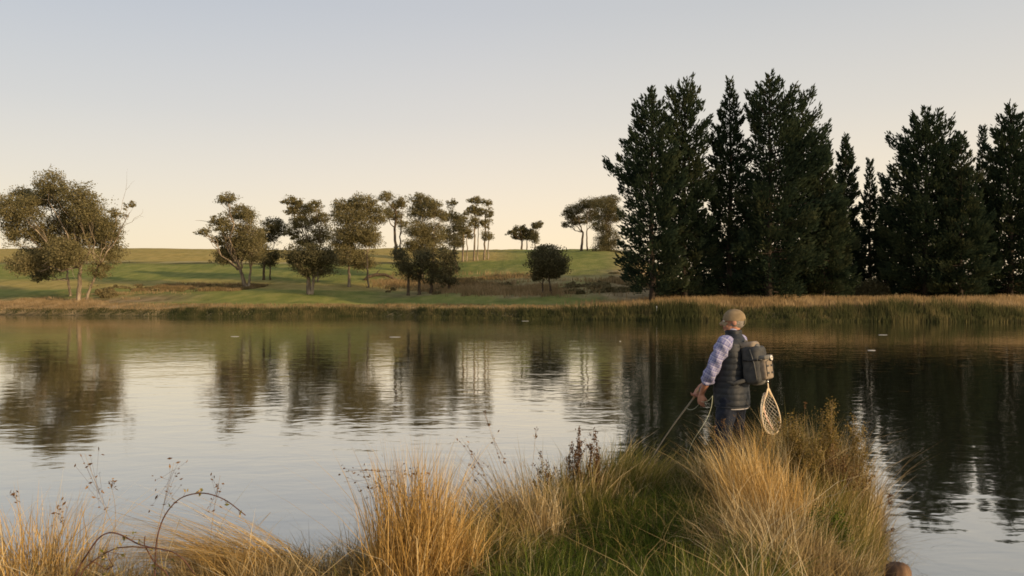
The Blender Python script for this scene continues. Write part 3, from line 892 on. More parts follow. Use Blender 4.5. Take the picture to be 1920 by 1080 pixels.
# ------------------------------------------------------------------ the near bank
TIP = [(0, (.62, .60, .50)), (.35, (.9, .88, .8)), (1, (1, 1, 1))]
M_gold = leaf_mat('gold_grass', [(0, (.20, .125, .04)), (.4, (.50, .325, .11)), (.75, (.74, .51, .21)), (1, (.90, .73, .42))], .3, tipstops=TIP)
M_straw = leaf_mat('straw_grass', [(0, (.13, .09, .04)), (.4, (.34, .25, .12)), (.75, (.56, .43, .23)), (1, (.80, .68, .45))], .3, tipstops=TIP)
M_mixed = leaf_mat('olive_grass', [(0, (.07, .08, .018)), (.35, (.16, .155, .035)), (.6, (.30, .235, .08)), (.85, (.50, .37, .16)), (1, (.75, .60, .35))], .3)
M_green = leaf_mat('green_grass', [(0, (.04, .06, .012)), (.5, (.09, .13, .022)), (.85, (.20, .22, .045)), (1, (.55, .47, .22))], .35)
M_brown = leaf_mat('brown_seed', [(0, (.05, .028, .014)), (.5, (.14, .075, .035)), (1, (.32, .20, .10))], .2)
M_fluff = leaf_mat('weed_fluff', [(0, (.10, .075, .02)), (.5, (.24, .17, .055)), (1, (.42, .31, .13))], .3)
M_stem = noise_mat('dry_stems', [(.3, (.20, .13, .06)), (.7, (.42, .31, .16))], 20)
M_cane = noise_mat('bramble_cane', [(.3, (.055, .026, .018)), (.7, (.15, .075, .05))], 25, rough=.55)


def tussock(px, d, rad, h, n, m, label, lean=.35, bias=(0, 0), droop=.15, wid=(.0035, .0085), vmid=.5, cat='grass tussock', name='grass_tussock', hvar=.35, group='dry tussocks on the near bank'):
    x0 = (px - 960) / F * d
    z0 = gz(x0, d)
    root = empty(name, (x0, d, z0))
    tag(root, label, cat, group)
    n = int(n * .8)
    a = rng.uniform(0, 2 * math.pi, n); r_ = rad * (rng.uniform(0, 1, n) ** .6 + rng.normal(0, .1, n))
    bx = np.cos(a) * r_; by = np.sin(a) * r_
    bz = ground_h(x0 + bx, d + by) - z0 - .03
    out = r_ / rad
    n_ = rng.normal(0, 1, (2, n)) * np.where(rng.uniform(0, 1, n) < .25, .36, .14)
    lean *= .55; hvar *= .6
    lx = np.cos(a) * out * lean + bias[0] + n_[0]; ly = np.sin(a) * out * lean + bias[1] + n_[1]
    ln = np.hypot(lx, ly); ld = np.arctan2(ly, lx)
    hh = h * (1 - hvar * out ** 2) * (.34 + .86 * rng.uniform(0, 1, n) ** 1.5)
    strand = vnoise(bx * 18 + px, by * 18, 3)
    v = np.clip(vmid + (strand - .5) * .7 + rng.normal(0, .22, n), 0, 1)
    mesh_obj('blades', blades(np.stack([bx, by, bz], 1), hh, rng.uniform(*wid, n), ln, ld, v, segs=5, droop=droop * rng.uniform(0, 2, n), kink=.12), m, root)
    # a skirt of bent, broken old leaves
    k = n // 4
    a = rng.uniform(0, 2 * math.pi, k); r_ = rad * rng.uniform(.5, 1.15, k)
    bx = np.cos(a) * r_; by = np.sin(a) * r_; bz = ground_h(x0 + bx, d + by) - z0 - .02
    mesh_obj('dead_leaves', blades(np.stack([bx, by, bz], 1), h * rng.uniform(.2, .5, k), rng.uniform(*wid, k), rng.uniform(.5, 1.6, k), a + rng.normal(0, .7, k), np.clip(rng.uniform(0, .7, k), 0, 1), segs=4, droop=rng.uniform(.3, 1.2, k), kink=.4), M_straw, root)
    return root


tussock(75, 4.9, .34, .78, 1700, M_gold, 'upright golden tussock at the bottom left corner of the photo', lean=.3, droop=.1)
tussock(20, 5.2, .36, .55, 900, M_straw, 'pale sparse tussock cut by the left edge of the photo', lean=.5)
tussock(235, 4.7, .35, .36, 650, M_straw, 'low thin straw tussock under the bramble canes', lean=.6, droop=.5)
tussock(520, 5.1, .34, .66, 3000, M_gold, 'windswept tussock combed over to the left, left of the orange upright one', lean=.25, bias=(-1.15, -.15), droop=.75, hvar=.1)
tussock(440, 4.7, .34, .30, 1000, M_straw, 'flattened straw tussock right below the combed-over one', lean=.6, bias=(.4, 0), droop=.7)
tussock(640, 4.9, .32, .40, 1500, M_straw, 'low round tussock between the combed-over and the orange upright one', lean=.5, droop=.4)
tussock(775, 4.7, .24, .88, 2800, M_gold, 'bright orange upright tussock left of centre at the bottom', lean=.10, droop=.04, vmid=.45, hvar=.3)
tussock(845, 4.9, .18, .62, 1200, M_gold, 'narrower golden tussock leaning on the orange upright one', lean=.2, droop=.1, vmid=.4)
tussock(950, 5.9, .42, .74, 3200, M_straw, 'arching straw tussock between the orange one and the dark weed mound', lean=.55, bias=(-.25, 0), droop=.4, vmid=.5)
tussock(900, 5.3, .35, .50, 1600, M_mixed, 'olive tussock low in front of the arching straw one', lean=.7, droop=.7, vmid=.55)
tussock(1060, 6.9, .46, .66, 3600, M_mixed, 'mound of brown and olive grass around the dark dock stalks', lean=.45, droop=.3, vmid=.62)
tussock(1150, 7.2, .42, .60, 2800, M_mixed, 'greener tussock sloping down to the water right of the dock stalks', lean=.5, bias=(.1, 0), droop=.35, vmid=.38)
tussock(1110, 6.2, .42, .42, 2400, M_mixed, 'dark green tussock under the dock stalks', lean=.6, droop=.5, vmid=.22, group='green tussocks on the near bank')
tussock(1390, 7.1, .36, .50, 2600, M_straw, 'tall straw tussock hiding the fisherman\'s feet', lean=.3, droop=.12, vmid=.55)
tussock(1340, 7.5, .22, .36, 900, M_mixed, 'olive tussock at the water\'s edge left of the fisherman\'s legs', lean=.4, droop=.25, vmid=.6)
tussock(1440, 6.3, .38, .80, 2600, M_gold, 'tallest gold tussock below the landing net', lean=.24, bias=(-.12, 0), droop=.08, vmid=.55)
tussock(1480, 5.5, .36, .62, 1900, M_straw, 'straw tussock nearest the camera at the foot of the tallest one', lean=.35, droop=.2, vmid=.5)
tussock(1395, 5.4, .28, .42, 1100, M_straw, 'straw tussock bending over the dark green hollow', lean=.5, bias=(-.22, 0), droop=.5)
tussock(1520, 7.3, .40, .84, 2600, M_mixed, 'olive tussock under the fluffy weeds right of the fisherman', lean=.35, droop=.2, vmid=.62)
tussock(1572, 7.3, .38, .90, 2600, M_straw, 'pinkish straw tussock at the right edge of the bank', lean=.2, bias=(.0, 0), droop=.15, vmid=.42)
tussock(1572, 6.6, .30, .66, 2200, M_mixed, 'green and gold tussock leaning out over the water on the right', lean=.2, bias=(.06, 0), droop=.1, vmid=.5)
tussock(1560, 6.0, .36, .56, 2600, M_mixed, 'olive tussock around the dark weedy hollow at lower right', lean=.4, droop=.3, vmid=.45)
tussock(1550, 5.3, .26, .46, 1300, M_straw, 'straw tussock above the brown stump', lean=.35, droop=.3, vmid=.45)
tussock(1585, 5.5, .18, .52, 1500, M_straw, 'thin straw tussock hanging over the water beside the stump', lean=.4, bias=(.12, 0), droop=.2, vmid=.5)
tussock(1420, 5.0, .26, .40, 1300, M_green, 'green tussock at the bottom edge under the straw ones right of centre', lean=.6, droop=.4, vmid=.55, group='green tussocks on the near bank', wid=(.004, .008))
tussock(1550, 5.75, .24, .50, 1500, M_green, 'green tussock in the weedy hollow at lower right', lean=.4, droop=.3, vmid=.45, group='green tussocks on the near bank', wid=(.004, .008))
tussock(1605, 7.8, .24, .78, 1300, M_straw, 'slim upright straw tussock behind the fluffy weeds at the bank edge', lean=.25, droop=.1, vmid=.5)
tussock(1215, 5.6, .42, .30, 2400, M_green, 'dark green tussock filling the hollow between the two grass mounds', lean=.8, droop=.6, vmid=.25, group='green tussocks on the near bank', wid=(.004, .007))
tussock(1190, 6.5, .40, .32, 2200, M_green, 'low green tussock at the back of the hollow near the rod', lean=.8, droop=.6, vmid=.35, group='green tussocks on the near bank', wid=(.004, .007))
tussock(1000, 4.6, .40, .36, 2400, M_green, 'lush green tussock at the bottom centre', lean=.6, droop=.5, vmid=.62, group='green tussocks on the near bank', wid=(.004, .008))
tussock(1130, 4.5, .40, .30, 2200, M_green, 'lower green tussock right of the lush bottom-centre one', lean=.7, droop=.6, vmid=.5, group='green tussocks on the near bank', wid=(.004, .008))
tussock(1300, 4.5, .36, .36, 1900, M_green, 'bright green tussock at the bottom between the hollow and the gold grass', lean=.6, droop=.5, vmid=.6, group='green tussocks on the near bank', wid=(.004, .008))


def near_cover(name, n, hr, wr, m, dens, vfun, lean=1.2, droop=1.0):
    y = rng.uniform(3.6, 9.9, n); x = rng.uniform(-.74, .60, n) * y
    s = sd_poly(x, y, LAND)
    k_ = (s > -.12) & (rng.uniform(0, 1, n) < dens(x, y, s))
    x, y, s = x[k_], y[k_], s[k_]; n = len(x)
    z = ground_h(x, y) - .02
    cl = fbm(x * 2.5, y * 2.5, 3, 17)
    h = rng.uniform(*hr, n) * (.5 + cl)
    part = blades(np.stack([x, y, z], 1), h, rng.uniform(*wr, n), rng.uniform(.1, lean, n), rng.uniform(0, 6.28, n), np.clip(vfun(x, y) + (cl - .5) * .7 + rng.uniform(-.25, .25, n), 0, 1), segs=3, droop=rng.uniform(0, droop, n), kink=.25)
    return tag(mesh_obj(name, part, m), kind='stuff')


px_of = lambda x, y: 960 + x / y * F
px_of = lambda x, y: 960 + x / y * F
greenzone = lambda x, y: sstep(830, 930, px_of(x, y)) * sstep(1400, 1290, px_of(x, y)) * sstep(7.9, 6.8, y)
# smaller uneven tufts between the big ones: nobody could count them
tp = {0: [], 1: [], 2: []}
for i in range(120):
    d = rng.uniform(4.4, 8.4); px_ = rng.uniform(10, 1640); x0 = (px_ - 960) / F * d
    if not (sd_poly(np.array([x0]), np.array([d]), LAND)[0] > .12): continue
    if (1030 < px_ < 1350 and d > 4.7) or (px_ < 420 and i % 3): continue
    n = int(rng.uniform(200, 520)); rad = rng.uniform(.08, .20)
    h0 = rng.uniform(.26, .50) + (.20 if px_ > 1420 else 0)
    a = rng.uniform(0, 2 * math.pi, n); r_ = rad * rng.uniform(0, 1, n) ** .6
    bx = x0 + np.cos(a) * r_; by = d + np.sin(a) * r_
    b0 = rng.normal(0, .18)
    lx = np.cos(a) * r_ / rad * .35 + b0 + rng.normal(0, .2, n); ly = np.sin(a) * r_ / rad * .35 + rng.normal(0, .2, n)
    tp[i % 3].append(blades(np.stack([bx, by, ground_h(bx, by) - .02], 1), h0 * (.35 + .8 * rng.uniform(0, 1, n) ** 1.5), rng.uniform(.0035, .008, n), np.hypot(lx, ly), np.arctan2(ly, lx),
                            np.clip(rng.uniform(.3, .6) + rng.normal(0, .22, n), 0, 1), segs=4, droop=rng.uniform(.1, .6) * rng.uniform(0, 2, n), kink=.15))
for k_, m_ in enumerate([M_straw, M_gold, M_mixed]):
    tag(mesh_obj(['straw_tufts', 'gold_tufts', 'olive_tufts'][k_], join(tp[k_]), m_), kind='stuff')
near_cover('dead_grass', 110000, (.08, .30), (.003, .006), M_straw, lambda x, y, s: 1 - .88 * greenzone(x, y), lambda x, y: .35 + 0 * x)
near_cover('brown_litter', 60000, (.05, .18), (.003, .007), M_brown, lambda x, y, s: .8 - .5 * greenzone(x, y), lambda x, y: .6 + 0 * x, lean=2.4)
near_cover('green_grass', 110000, (.10, .30), (.003, .007), M_green, lambda x, y, s: np.clip(greenzone(x, y) + .10 + .28 * (x > 1), 0, 1), lambda x, y: .22 + .36 * sstep(5.6, 4.6, y))
near_cover('mixed_grass', 60000, (.15, .42), (.003, .006), M_mixed, lambda x, y, s: np.clip(.25 + .6 * (px_of(x, y) > 1280), 0, 1), lambda x, y: .55 + 0 * x, lean=.9)


near_cover('dry_stalks', 2600, (.35, .8), (.004, .0085), M_straw, lambda x, y, s: (.35 + .5 * (px_of(x, y) > 1340) + .3 * (s > .3)) * (1 - .8 * greenzone(x, y)) * (1 - ((px_of(x, y) > 1170) & (px_of(x, y) < 1340) & (y > 5.6))), lambda x, y: .78 + 0 * x, lean=1.1, droop=.7)


def to_local(pts, o):
    return [np.asarray(p) - o for p in pts]


def stalk(path, d, label, head='panicle', m=None, r0=.0022, name='seed_stalk', n=26, spread=.05, hl=.3, group='seed stalks on the near bank', cat='seed stalk'):
    """path of pixels from ground to tip at distance d"""
    pw = [P(a, b_, d) for a, b_ in path]
    O = pw[0].copy(); O[2] = gz(O[0], d)
    pw.insert(0, np.array([O[0] - (pw[1][0] - pw[0][0]) * .3, d, O[2] - .02]))
    pts = np.array(to_local(pw, O))
    tt = np.linspace(0, 1, len(pts)); T_ = np.linspace(0, 1, 16)
    pts = np.stack([np.interp(T_, tt, pts[:, i]) for i in range(3)], 1)
    for _ in range(3): pts[1:-1] = (pts[:-2] + 2 * pts[1:-1] + pts[2:]) / 4
    pts[:, 1] += np.sin(T_ * 3) * .05
    root = empty(name, O)
    tag(root, label, cat, group)
    mesh_obj('stem', tube(pts, np.linspace(r0, r0 * .35, 16), 4, False), m or M_stem, root)
    L = np.linalg.norm(pts[-1] - pts[0])
    i0 = min(14, int(16 * (1 - hl)))
    c_ = pts[rng.integers(i0, 16, n)] + rng.normal(size=(n, 3)) * spread * np.array([1, .7, .8])
    parts = [leaves(c_, rng.uniform(.009, .020, n), rng.uniform(.1, 1, n), aspect=1.8)]
    for q in c_[::2]:
        parts.append(tuple(list(tube(curve_pts(pts[rng.integers(i0, 15)], q, 3, (0, 0, -.005)), .0006, 3, False)[:2]) + [{}]))
    parts = [(V, f, {'v': A.get('v', np.full(len(V), .4))}) for V, f, A in parts]
    sh_ = mesh_obj('seed_head', join(parts), M_brown, root)
    sh_['kind'] = 'stuff'
    return root


ST = [([(235, 1060), (185, 950), (158, 852)], 4.6, 'tall leaning seed stalk far left, tip above the tussock', .035),
      ([(275, 1050), (300, 950), (325, 868)], 4.7, 'seed stalk with drooping pale head above the left end of the high bramble arch', .05),
      ([(385, 1050), (395, 960), (412, 892)], 4.8, 'short seed stalk above the top of the high bramble arch', .03),
      ([(120, 1050), (112, 990), (103, 940)], 4.7, 'reddish seed stalk standing in the corner tussock', .02),
      ([(40, 1060), (30, 980), (26, 925)], 4.8, 'thin seed stalk near the left edge of the photo', .015),
      ([(205, 1050), (210, 960), (206, 905)], 4.6, 'dark thin stalk beside the tall leaning one', .012),
      ([(745, 1040), (700, 930), (738, 885)], 4.9, 'spreading seed stalk bending right, left of the orange tussock', .085),
      ([(760, 1030), (735, 930), (700, 900)], 4.8, 'spreading seed stalk bending left, left of the orange tussock', .08),
      ([(770, 1000), (790, 930), (778, 890)], 4.7, 'golden seed plume on top of the orange tussock', .03),
      ([(945, 1000), (915, 900), (872, 830)], 5.9, 'arching stalk with flat brown head over the water', .035),
      ([(960, 1000), (945, 890), (908, 772)], 6.0, 'tallest thin stalk with single dark tip at centre', .006),
      ([(975, 980), (950, 870), (920, 815)], 6.0, 'thin stalk with small pink head right of the flat brown one', .02),
      ([(985, 970), (1000, 870), (1005, 805)], 6.2, 'fine upright stalk left of the dock stalks', .01),
      ([(890, 1000), (760, 880), (640, 885)], 5.4, 'long stalk bowed to the left over open water', .02),
      ([(895, 990), (885, 900), (890, 850)], 5.6, 'fine upright stalk beside the flat brown head', .02),
      ([(1510, 900), (1512, 800), (1510, 755)], 7.0, 'thin bare stalk standing between the fluffy weeds', .006),
      ([(1650, 1040), (1662, 980), (1670, 930)], 5.4, 'thin dark stalk over the water above the stump', .012),
      ([(1640, 1050), (1655, 1010), (1672, 995)], 5.3, 'short stalk beside the stump reaching over the water', .01),
      ([(1430, 900), (1445, 840), (1440, 815)], 6.8, 'curled dry stalk in front of the landing net tip', .03),
      ([(1372, 880), (1368, 820), (1356, 790)], 7.4, 'pale broken stalk in front of the fisherman\'s legs', .015),
      ([(1395, 880), (1400, 830), (1380, 778)], 7.3, 'pale hooked stalk in front of the fisherman\'s thighs', .02),
      ([(1345, 880), (1343, 840), (1340, 800)], 7.5, 'thin pale stalk left of the fisherman\'s leg', .006)]
for pth, d, lb, sp_ in ST:
    stalk(pth, d, lb, spread=sp_, n=int(12 + 380 * sp_), hl=.34 if sp_ > .015 else .06)


def dock(px, tip, d, label, n=9, hw=.07, m=None, name='dock_plant', cat='weed', group='dark dock stalks', dens=1.0, thick=.012):
    x0 = (px - 960) / F * d; O = np.array([x0, d, gz(x0, d)])
    root = empty(name, O); tag(root, label, cat, group)
    H = P(px, tip, d)[2] - O[2]
    parts = []; seeds = []
    for i in range(n):
        top = np.array([rng.normal(0, hw), rng.normal(0, hw * .8), H * (1 if i == 0 else rng.uniform(.62, .98))])
        c_ = curve_pts((rng.normal(0, .02), rng.normal(0, .02), 0), top, 8, (rng.normal(0, .02), 0, 0), .008)
        parts.append(tube(c_, np.linspace(.0032, .0012, 8), 4, False))
        k = int(90 * dens)
        tt = rng.uniform(.45, 1.0, k); ci = np.stack([np.interp(tt * 7, np.arange(8), c_[:, j]) for j in range(3)], 1)
        seeds.append(leaves(ci + rng.normal(size=(k, 3)) * thick, rng.uniform(.010, .022, k), rng.uniform(0, .75, k)))
        for q in range(3):
            s0 = c_[rng.integers(3, 7)]; e = s0 + np.array([rng.normal(0, .05), rng.normal(0, .04), rng.uniform(.06, .14)])
            parts.append(tube(curve_pts(s0, e, 4), .0012, 3, False))
            k2 = int(34 * dens); tt = rng.uniform(0.1, 1, (k2, 1))
            seeds.append(leaves(s0 + (e - s0) * tt + rng.normal(size=(k2, 3)) * thick * .9, rng.uniform(.009, .02, k2), rng.uniform(0, .8, k2)))
    mesh_obj('stems', join(parts), M_cane if m is None else M_stem, root)
    mesh_obj('seed_heads', join(seeds), m or M_brown, root)
    return root


dock(1090, 800, 6.8, 'tallest pair of dark brown dock spikes on the grass mound', n=7, hw=.05, thick=.009)
dock(1115, 806, 6.8, 'dark dock spike just right of the tallest pair', n=5, hw=.045, thick=.009)
dock(1062, 828, 6.9, 'shorter brown dock spike left of the tallest pair', n=6, hw=.06, thick=.010)
dock(1018, 850, 6.9, 'low rusty dock at the left shoulder of the grass mound', n=6, hw=.07, thick=.012)
WG = 'fluffy yellow-brown weeds right of the fisherman'
dock(1487, 776, 7.2, 'left of the three fluffy weeds, beside the fisherman', n=13, hw=.085, m=M_fluff, name='fluffy_weed', group=WG, dens=2.2, thick=.026)
dock(1550, 750, 7.2, 'tallest and middle one of the fluffy weeds', n=13, hw=.075, m=M_fluff, name='fluffy_weed', group=WG, dens=2.2, thick=.026)
dock(1600, 776, 7.2, 'right one of the fluffy weeds, above the bank edge', n=10, hw=.06, m=M_fluff, name='fluffy_weed', group=WG, dens=1.8, thick=.022)
dock(1520, 822, 7.0, 'short fluffy weed filling the gap between the left and middle ones', n=12, hw=.10, m=M_fluff, name='fluffy_weed', group=WG, dens=1.8, thick=.026)
dock(1575, 835, 6.9, 'pinkish short weed in front of the middle fluffy one', n=12, hw=.10, m=M_brown, name='fluffy_weed', group=WG, dens=1.4, thick=.026)
dock(1560, 960, 5.9, 'grey-green leafy weed in the hollow at lower right', n=14, hw=.10, m=M_green, name='leafy_weed', group=None, dens=1.8, thick=.025)

for path, d, lb, r_ in [([(285, 1085), (284, 1018), (300, 970), (335, 932), (385, 920), (430, 932), (466, 962)], 4.4, 'high arching brown bramble cane bottom left', .0045),
                        ([(128, 1085), (158, 1040), (175, 1012), (198, 1000), (228, 1005), (262, 1022), (300, 1024), (345, 1030), (372, 1072)], 4.3, 'lower bramble cane arching twice left of the high arch', .005),
                        ([(140, 1078), (175, 1050), (215, 1028), (255, 1020), (290, 1022)], 4.2, 'reddish bramble cane crossing under the lower arch', .0045),
                        ([(310, 1085), (285, 1060), (276, 1020), (280, 1000)], 4.35, 'upright bramble cane where the two arches cross', .0045),
                        ([(165, 1050), (190, 1075), (215, 1060), (212, 1030)], 4.25, 'short hooked bramble twig under the lower arch', .003)]:
    pts = np.array([P(a, b_, d) for a, b_ in path]); O = pts[0].copy()
    O[2] = gz(O[0], O[1]) if path[0][1] > 1070 else O[2]
    pts = pts - O
    if path[0][1] > 1070: pts = np.concatenate([[[0, .02, -.03]], pts])
    tt = np.linspace(0, 1, len(pts)); T_ = np.linspace(0, 1, 40)
    pp = np.stack([np.interp(T_, tt, pts[:, i]) for i in range(3)], 1)
    for _ in range(6): pp[1:-1] = (pp[:-2] + 2 * pp[1:-1] + pp[2:]) / 4
    pp[:, 1] += .05 * np.sin(T_ * 5)
    root = empty('bramble_cane', O); tag(root, lb, 'bramble', 'bramble canes at the bottom left')
    mesh_obj('cane', tube(pp, np.linspace(r_, r_ * .6, 40), 6), M_cane, root, True)
    th = [tube([pp[i], pp[i] + rng.normal(size=3) * .004 + np.array([0, 0, .006])], [.0016, .0002], 4, False) for i in rng.integers(3, 38, 22)]
    tag(mesh_obj('thorns', join(th), M_cane, root), kind='stuff')
    for i in rng.integers(12, 39, 6):
        tw = curve_pts(pp[i], pp[i] + rng.normal(size=3) * .022 + np.array([0, 0, -.01]), 4)
        mesh_obj('twig', tube(tw, .0011, 4, False), M_cane, root)
        V, Fc, A = leaves(tw[-1:] + rng.normal(size=(3, 3)) * .008, rng.uniform(.014, .026, 3), rng.uniform(.2, .9, 3), aspect=1.4)
        tag(mesh_obj('withered_leaves', (V, Fc, A), M_mixed, root), kind='stuff')

# stump at the water's edge
M_stump = noise_mat('weathered_stump', [(.3, (.06, .036, .022)), (.55, (.16, .095, .055)), (.75, (.26, .17, .10))], 9, bump=.8, stretch=(1, 1, .5))
sd_ = 5.15; sxx = (1684 - 960) / F * sd_
prof_ = [(-.22, .088), (-.10, .084), (-.02, .082), (.06, .080), (.10, .077), (.128, .069), (.143, .055), (.150, .036), (.152, .018), (.152, .001)]
NS = 72; V = []
for z_, r_ in prof_:
    for q in range(NS):
        a = q / NS * 2 * math.pi
        side_ = float(sstep(.150, .10, z_))
        rg_ = 1 + side_ * (.045 * abs(math.sin(a * 9 + 2 * math.sin(z_ * 20))) + .05 * math.sin(a * 3 + z_ * 8)) - .03 * (1 - side_) * abs(math.sin(r_ * 240))
        V.append([r_ * rg_ * math.cos(a), r_ * rg_ * math.sin(a) * .95, z_ + .10 * r_ * math.cos(a * 1 + 2) * (z_ > .1) + .004 * math.sin(a * 7 + r_ * 200) * (z_ > .1)])
ja = np.arange(NS); n_ = len(prof_)
q_ = np.concatenate([np.stack([i_ * NS + ja, i_ * NS + (ja + 1) % NS, (i_ + 1) * NS + (ja + 1) % NS, (i_ + 1) * NS + ja], 1) for i_ in range(n_ - 1)])
o = link('stump', np_mesh('stump', V, [q_]), M_stump, smooth=True); top = P(1684, 1054, sd_)[2]
o.location = (sxx, sd_, top - .155)
tag(o, 'rounded brown stump poking from the water at the lower right', 'stump')

# ------------------------------------------------------------------ the fisherman
MX, MY = (1374 - 960) / F * 8.3, 8.3
MROT = R(50)
MZ = .28


def remesh(name, parts, voxel, mats, parent=None, smooth_it=3, disp=None):
    bm = bmesh.new()
    for V, Fc, _ in parts:
        vs = [bm.verts.new(v) for v in V]
        for f in Fc:
            for q in f:
                try: bm.faces.new([vs[i] for i in q])
                except ValueError: pass
    bmesh.ops.recalc_face_normals(bm, faces=bm.faces)
    me = bpy.data.meshes.new(name); bm.to_mesh(me); bm.free()
    o = bpy.data.objects.new(name, me); COL.objects.link(o)
    m = o.modifiers.new('r', 'REMESH'); m.mode = 'VOXEL'; m.voxel_size = voxel; m.adaptivity = 0
    s = o.modifiers.new('s', 'SMOOTH'); s.iterations = smooth_it; s.factor = .5
    dg = bpy.context.evaluated_depsgraph_get()
    me2 = bpy.data.meshes.new_from_object(o.evaluated_get(dg))
    bpy.data.objects.remove(o); bpy.data.meshes.remove(me)
    me2.name = name
    if disp is not None:
        n = len(me2.vertices); co = np.empty(n * 3, np.float32); me2.vertices.foreach_get('co', co); co = co.reshape(-1, 3)
        no = np.empty(n * 3, np.float32); me2.vertex_normals.foreach_get('vector', no); no = no.reshape(-1, 3)
        co = co + no * disp(co)[:, None]
        me2.vertices.foreach_set('co', co.astype(np.float32).ravel()); me2.update()
    return link(name, me2, mats, parent, True)


def ell(c, r, seg=20, rings=12, rot=None):
    a = np.linspace(0, 2 * math.pi, seg, endpoint=False); b = np.linspace(0, math.pi, rings + 1)[1:-1]
    V = [[0, 0, 1]] + [[math.sin(t) * math.cos(p), math.sin(t) * math.sin(p), math.cos(t)] for t in b for p in a] + [[0, 0, -1]]
    V = np.array(V) * np.array(r)
    if rot is not None: V = V @ np.array(Matrix.Rotation(rot[1], 3, rot[0])).T
    V = V + np.array(c)
    j = np.arange(seg); k = len(b)
    t1 = np.stack([np.zeros(seg, int), 1 + j, 1 + (j + 1) % seg], 1)
    t2 = np.stack([np.full(seg, len(V) - 1), 1 + (k - 1) * seg + (j + 1) % seg, 1 + (k - 1) * seg + j], 1)
    q = np.concatenate([np.stack([1 + i * seg + j, 1 + (i + 1) * seg + j, 1 + (i + 1) * seg + (j + 1) % seg, 1 + i * seg + (j + 1) % seg], 1) for i in range(k - 1)])
    return V, [q, np.concatenate([t1, t2])], {}


def loft(rings, seg=28, p=2.4):
    """rings (z, rx, ry, cy[, cx])"""
    a = np.linspace(0, 2 * math.pi, seg, endpoint=False)
    ca = np.sign(np.cos(a)) * np.abs(np.cos(a)) ** (2 / p); sa = np.sign(np.sin(a)) * np.abs(np.sin(a)) ** (2 / p)
    V = []
    for r_ in rings:
        z_, rx, ry, cy = r_[:4]; cx = r_[4] if len(r_) > 4 else 0
        V.append(np.stack([cx + ca * rx, cy + sa * ry, np.full(seg, z_)], 1))
    n = len(rings); V = np.concatenate(V + [np.array([[0, rings[0][3], rings[0][0]], [0, rings[-1][3], rings[-1][0]]])])
    j = np.arange(seg)
    q = np.concatenate([np.stack([i * seg + j, i * seg + (j + 1) % seg, (i + 1) * seg + (j + 1) % seg, (i + 1) * seg + j], 1) for i in range(n - 1)])
    t1 = np.stack([np.full(seg, n * seg), (j + 1) % seg, j], 1); t2 = np.stack([np.full(seg, n * seg + 1), (n - 1) * seg + j, (n - 1) * seg + (j + 1) % seg], 1)
    return V, [q, np.concatenate([t1, t2])], {}


def chain(pts, rad, seg=14):
    out = [tube(pts, rad, seg)]
    for p_, r_ in zip(pts, rad): out.append(ell(p_, (r_, r_, r_), 12, 8))
    return out


def rbox(c, s, bev, seg=3, taper=0):
    bm = bmesh.new(); bmesh.ops.create_cube(bm, size=1)
    for v in bm.verts:
        k_ = 1 - taper * (v.co.z + .5)
        v.co = Vector((v.co.x * s[0] * k_, v.co.y * s[1], v.co.z * s[2]))
    bmesh.ops.bevel(bm, geom=bm.edges[:], offset=bev, segments=seg, affect='EDGES', profile=.5)
    bmesh.ops.triangulate(bm, faces=bm.faces)
    bm.verts.index_update()
    V = np.array([v.co[:] for v in bm.verts]) + np.array(c); T_ = np.array([[v.index for v in f.verts] for f in bm.faces]); bm.free()
    return V, [T_], {}


def fold(sc, amp, seed):
    def f(co):
        a = fbm(co[:, 0] * sc + co[:, 2] * sc * .6 + 5, co[:, 2] * sc * .8 + co[:, 1] * sc + 3, 3, seed)
        return amp * (1 - np.abs(2 * a - 1) * 2)
    return f


M_skin = noise_mat('skin', [(.3, (.36, .16, .10)), (.7, (.50, .25, .165))], 14, rough=.55, spec=.35)
M_vest = noise_mat('dark_quilted_nylon', [(.3, (.011, .014, .019)), (.7, (.021, .025, .031))], 8, rough=.6, spec=.35)
M_trouser = noise_mat('navy_trousers', [(.3, (.010, .013, .022)), (.7, (.020, .025, .040))], 9, rough=.8, bump=.3)
M_boot = mat('brown_boots', (.04, .028, .02), .7)
M_cap = noise_mat('khaki_cap', [(.3, (.19, .14, .08)), (.7, (.28, .21, .125))], 18, rough=.9)
M_capd = mat('olive_mesh', (.10, .09, .045), .9)
M_hair = noise_mat('grey_hair', [(.3, (.14, .12, .10)), (.7, (.34, .31, .27))], 60, rough=.8)
M_lips = mat('lips', (.35, .12, .09), .5)
M_eye = mat('eye_white', (.75, .72, .68), .2)
M_iris = mat('iris', (.05, .03, .02), .2)
M_shirt = mat('plaid_shirt', (.5, .5, .6), .85, .15)
nt = M_shirt.node_tree; b = nt.nodes['Principled BSDF']


def stripe(attr, period, width, phase=0.0):
    a = nt.nodes.new('ShaderNodeAttribute'); a.attribute_name = attr
    m1 = nt.nodes.new('ShaderNodeMath'); m1.operation = 'MULTIPLY_ADD'; m1.inputs[1].default_value = 1 / period; m1.inputs[2].default_value = phase
    nt.links.new(a.outputs['Fac'], m1.inputs[0])
    m2 = nt.nodes.new('ShaderNodeMath'); m2.operation = 'FRACT'; nt.links.new(m1.outputs[0], m2.inputs[0])
    m3 = nt.nodes.new('ShaderNodeMath'); m3.operation = 'LESS_THAN'; m3.inputs[1].default_value = width; nt.links.new(m2.outputs[0], m3.inputs[0])
    return m3.outputs[0]


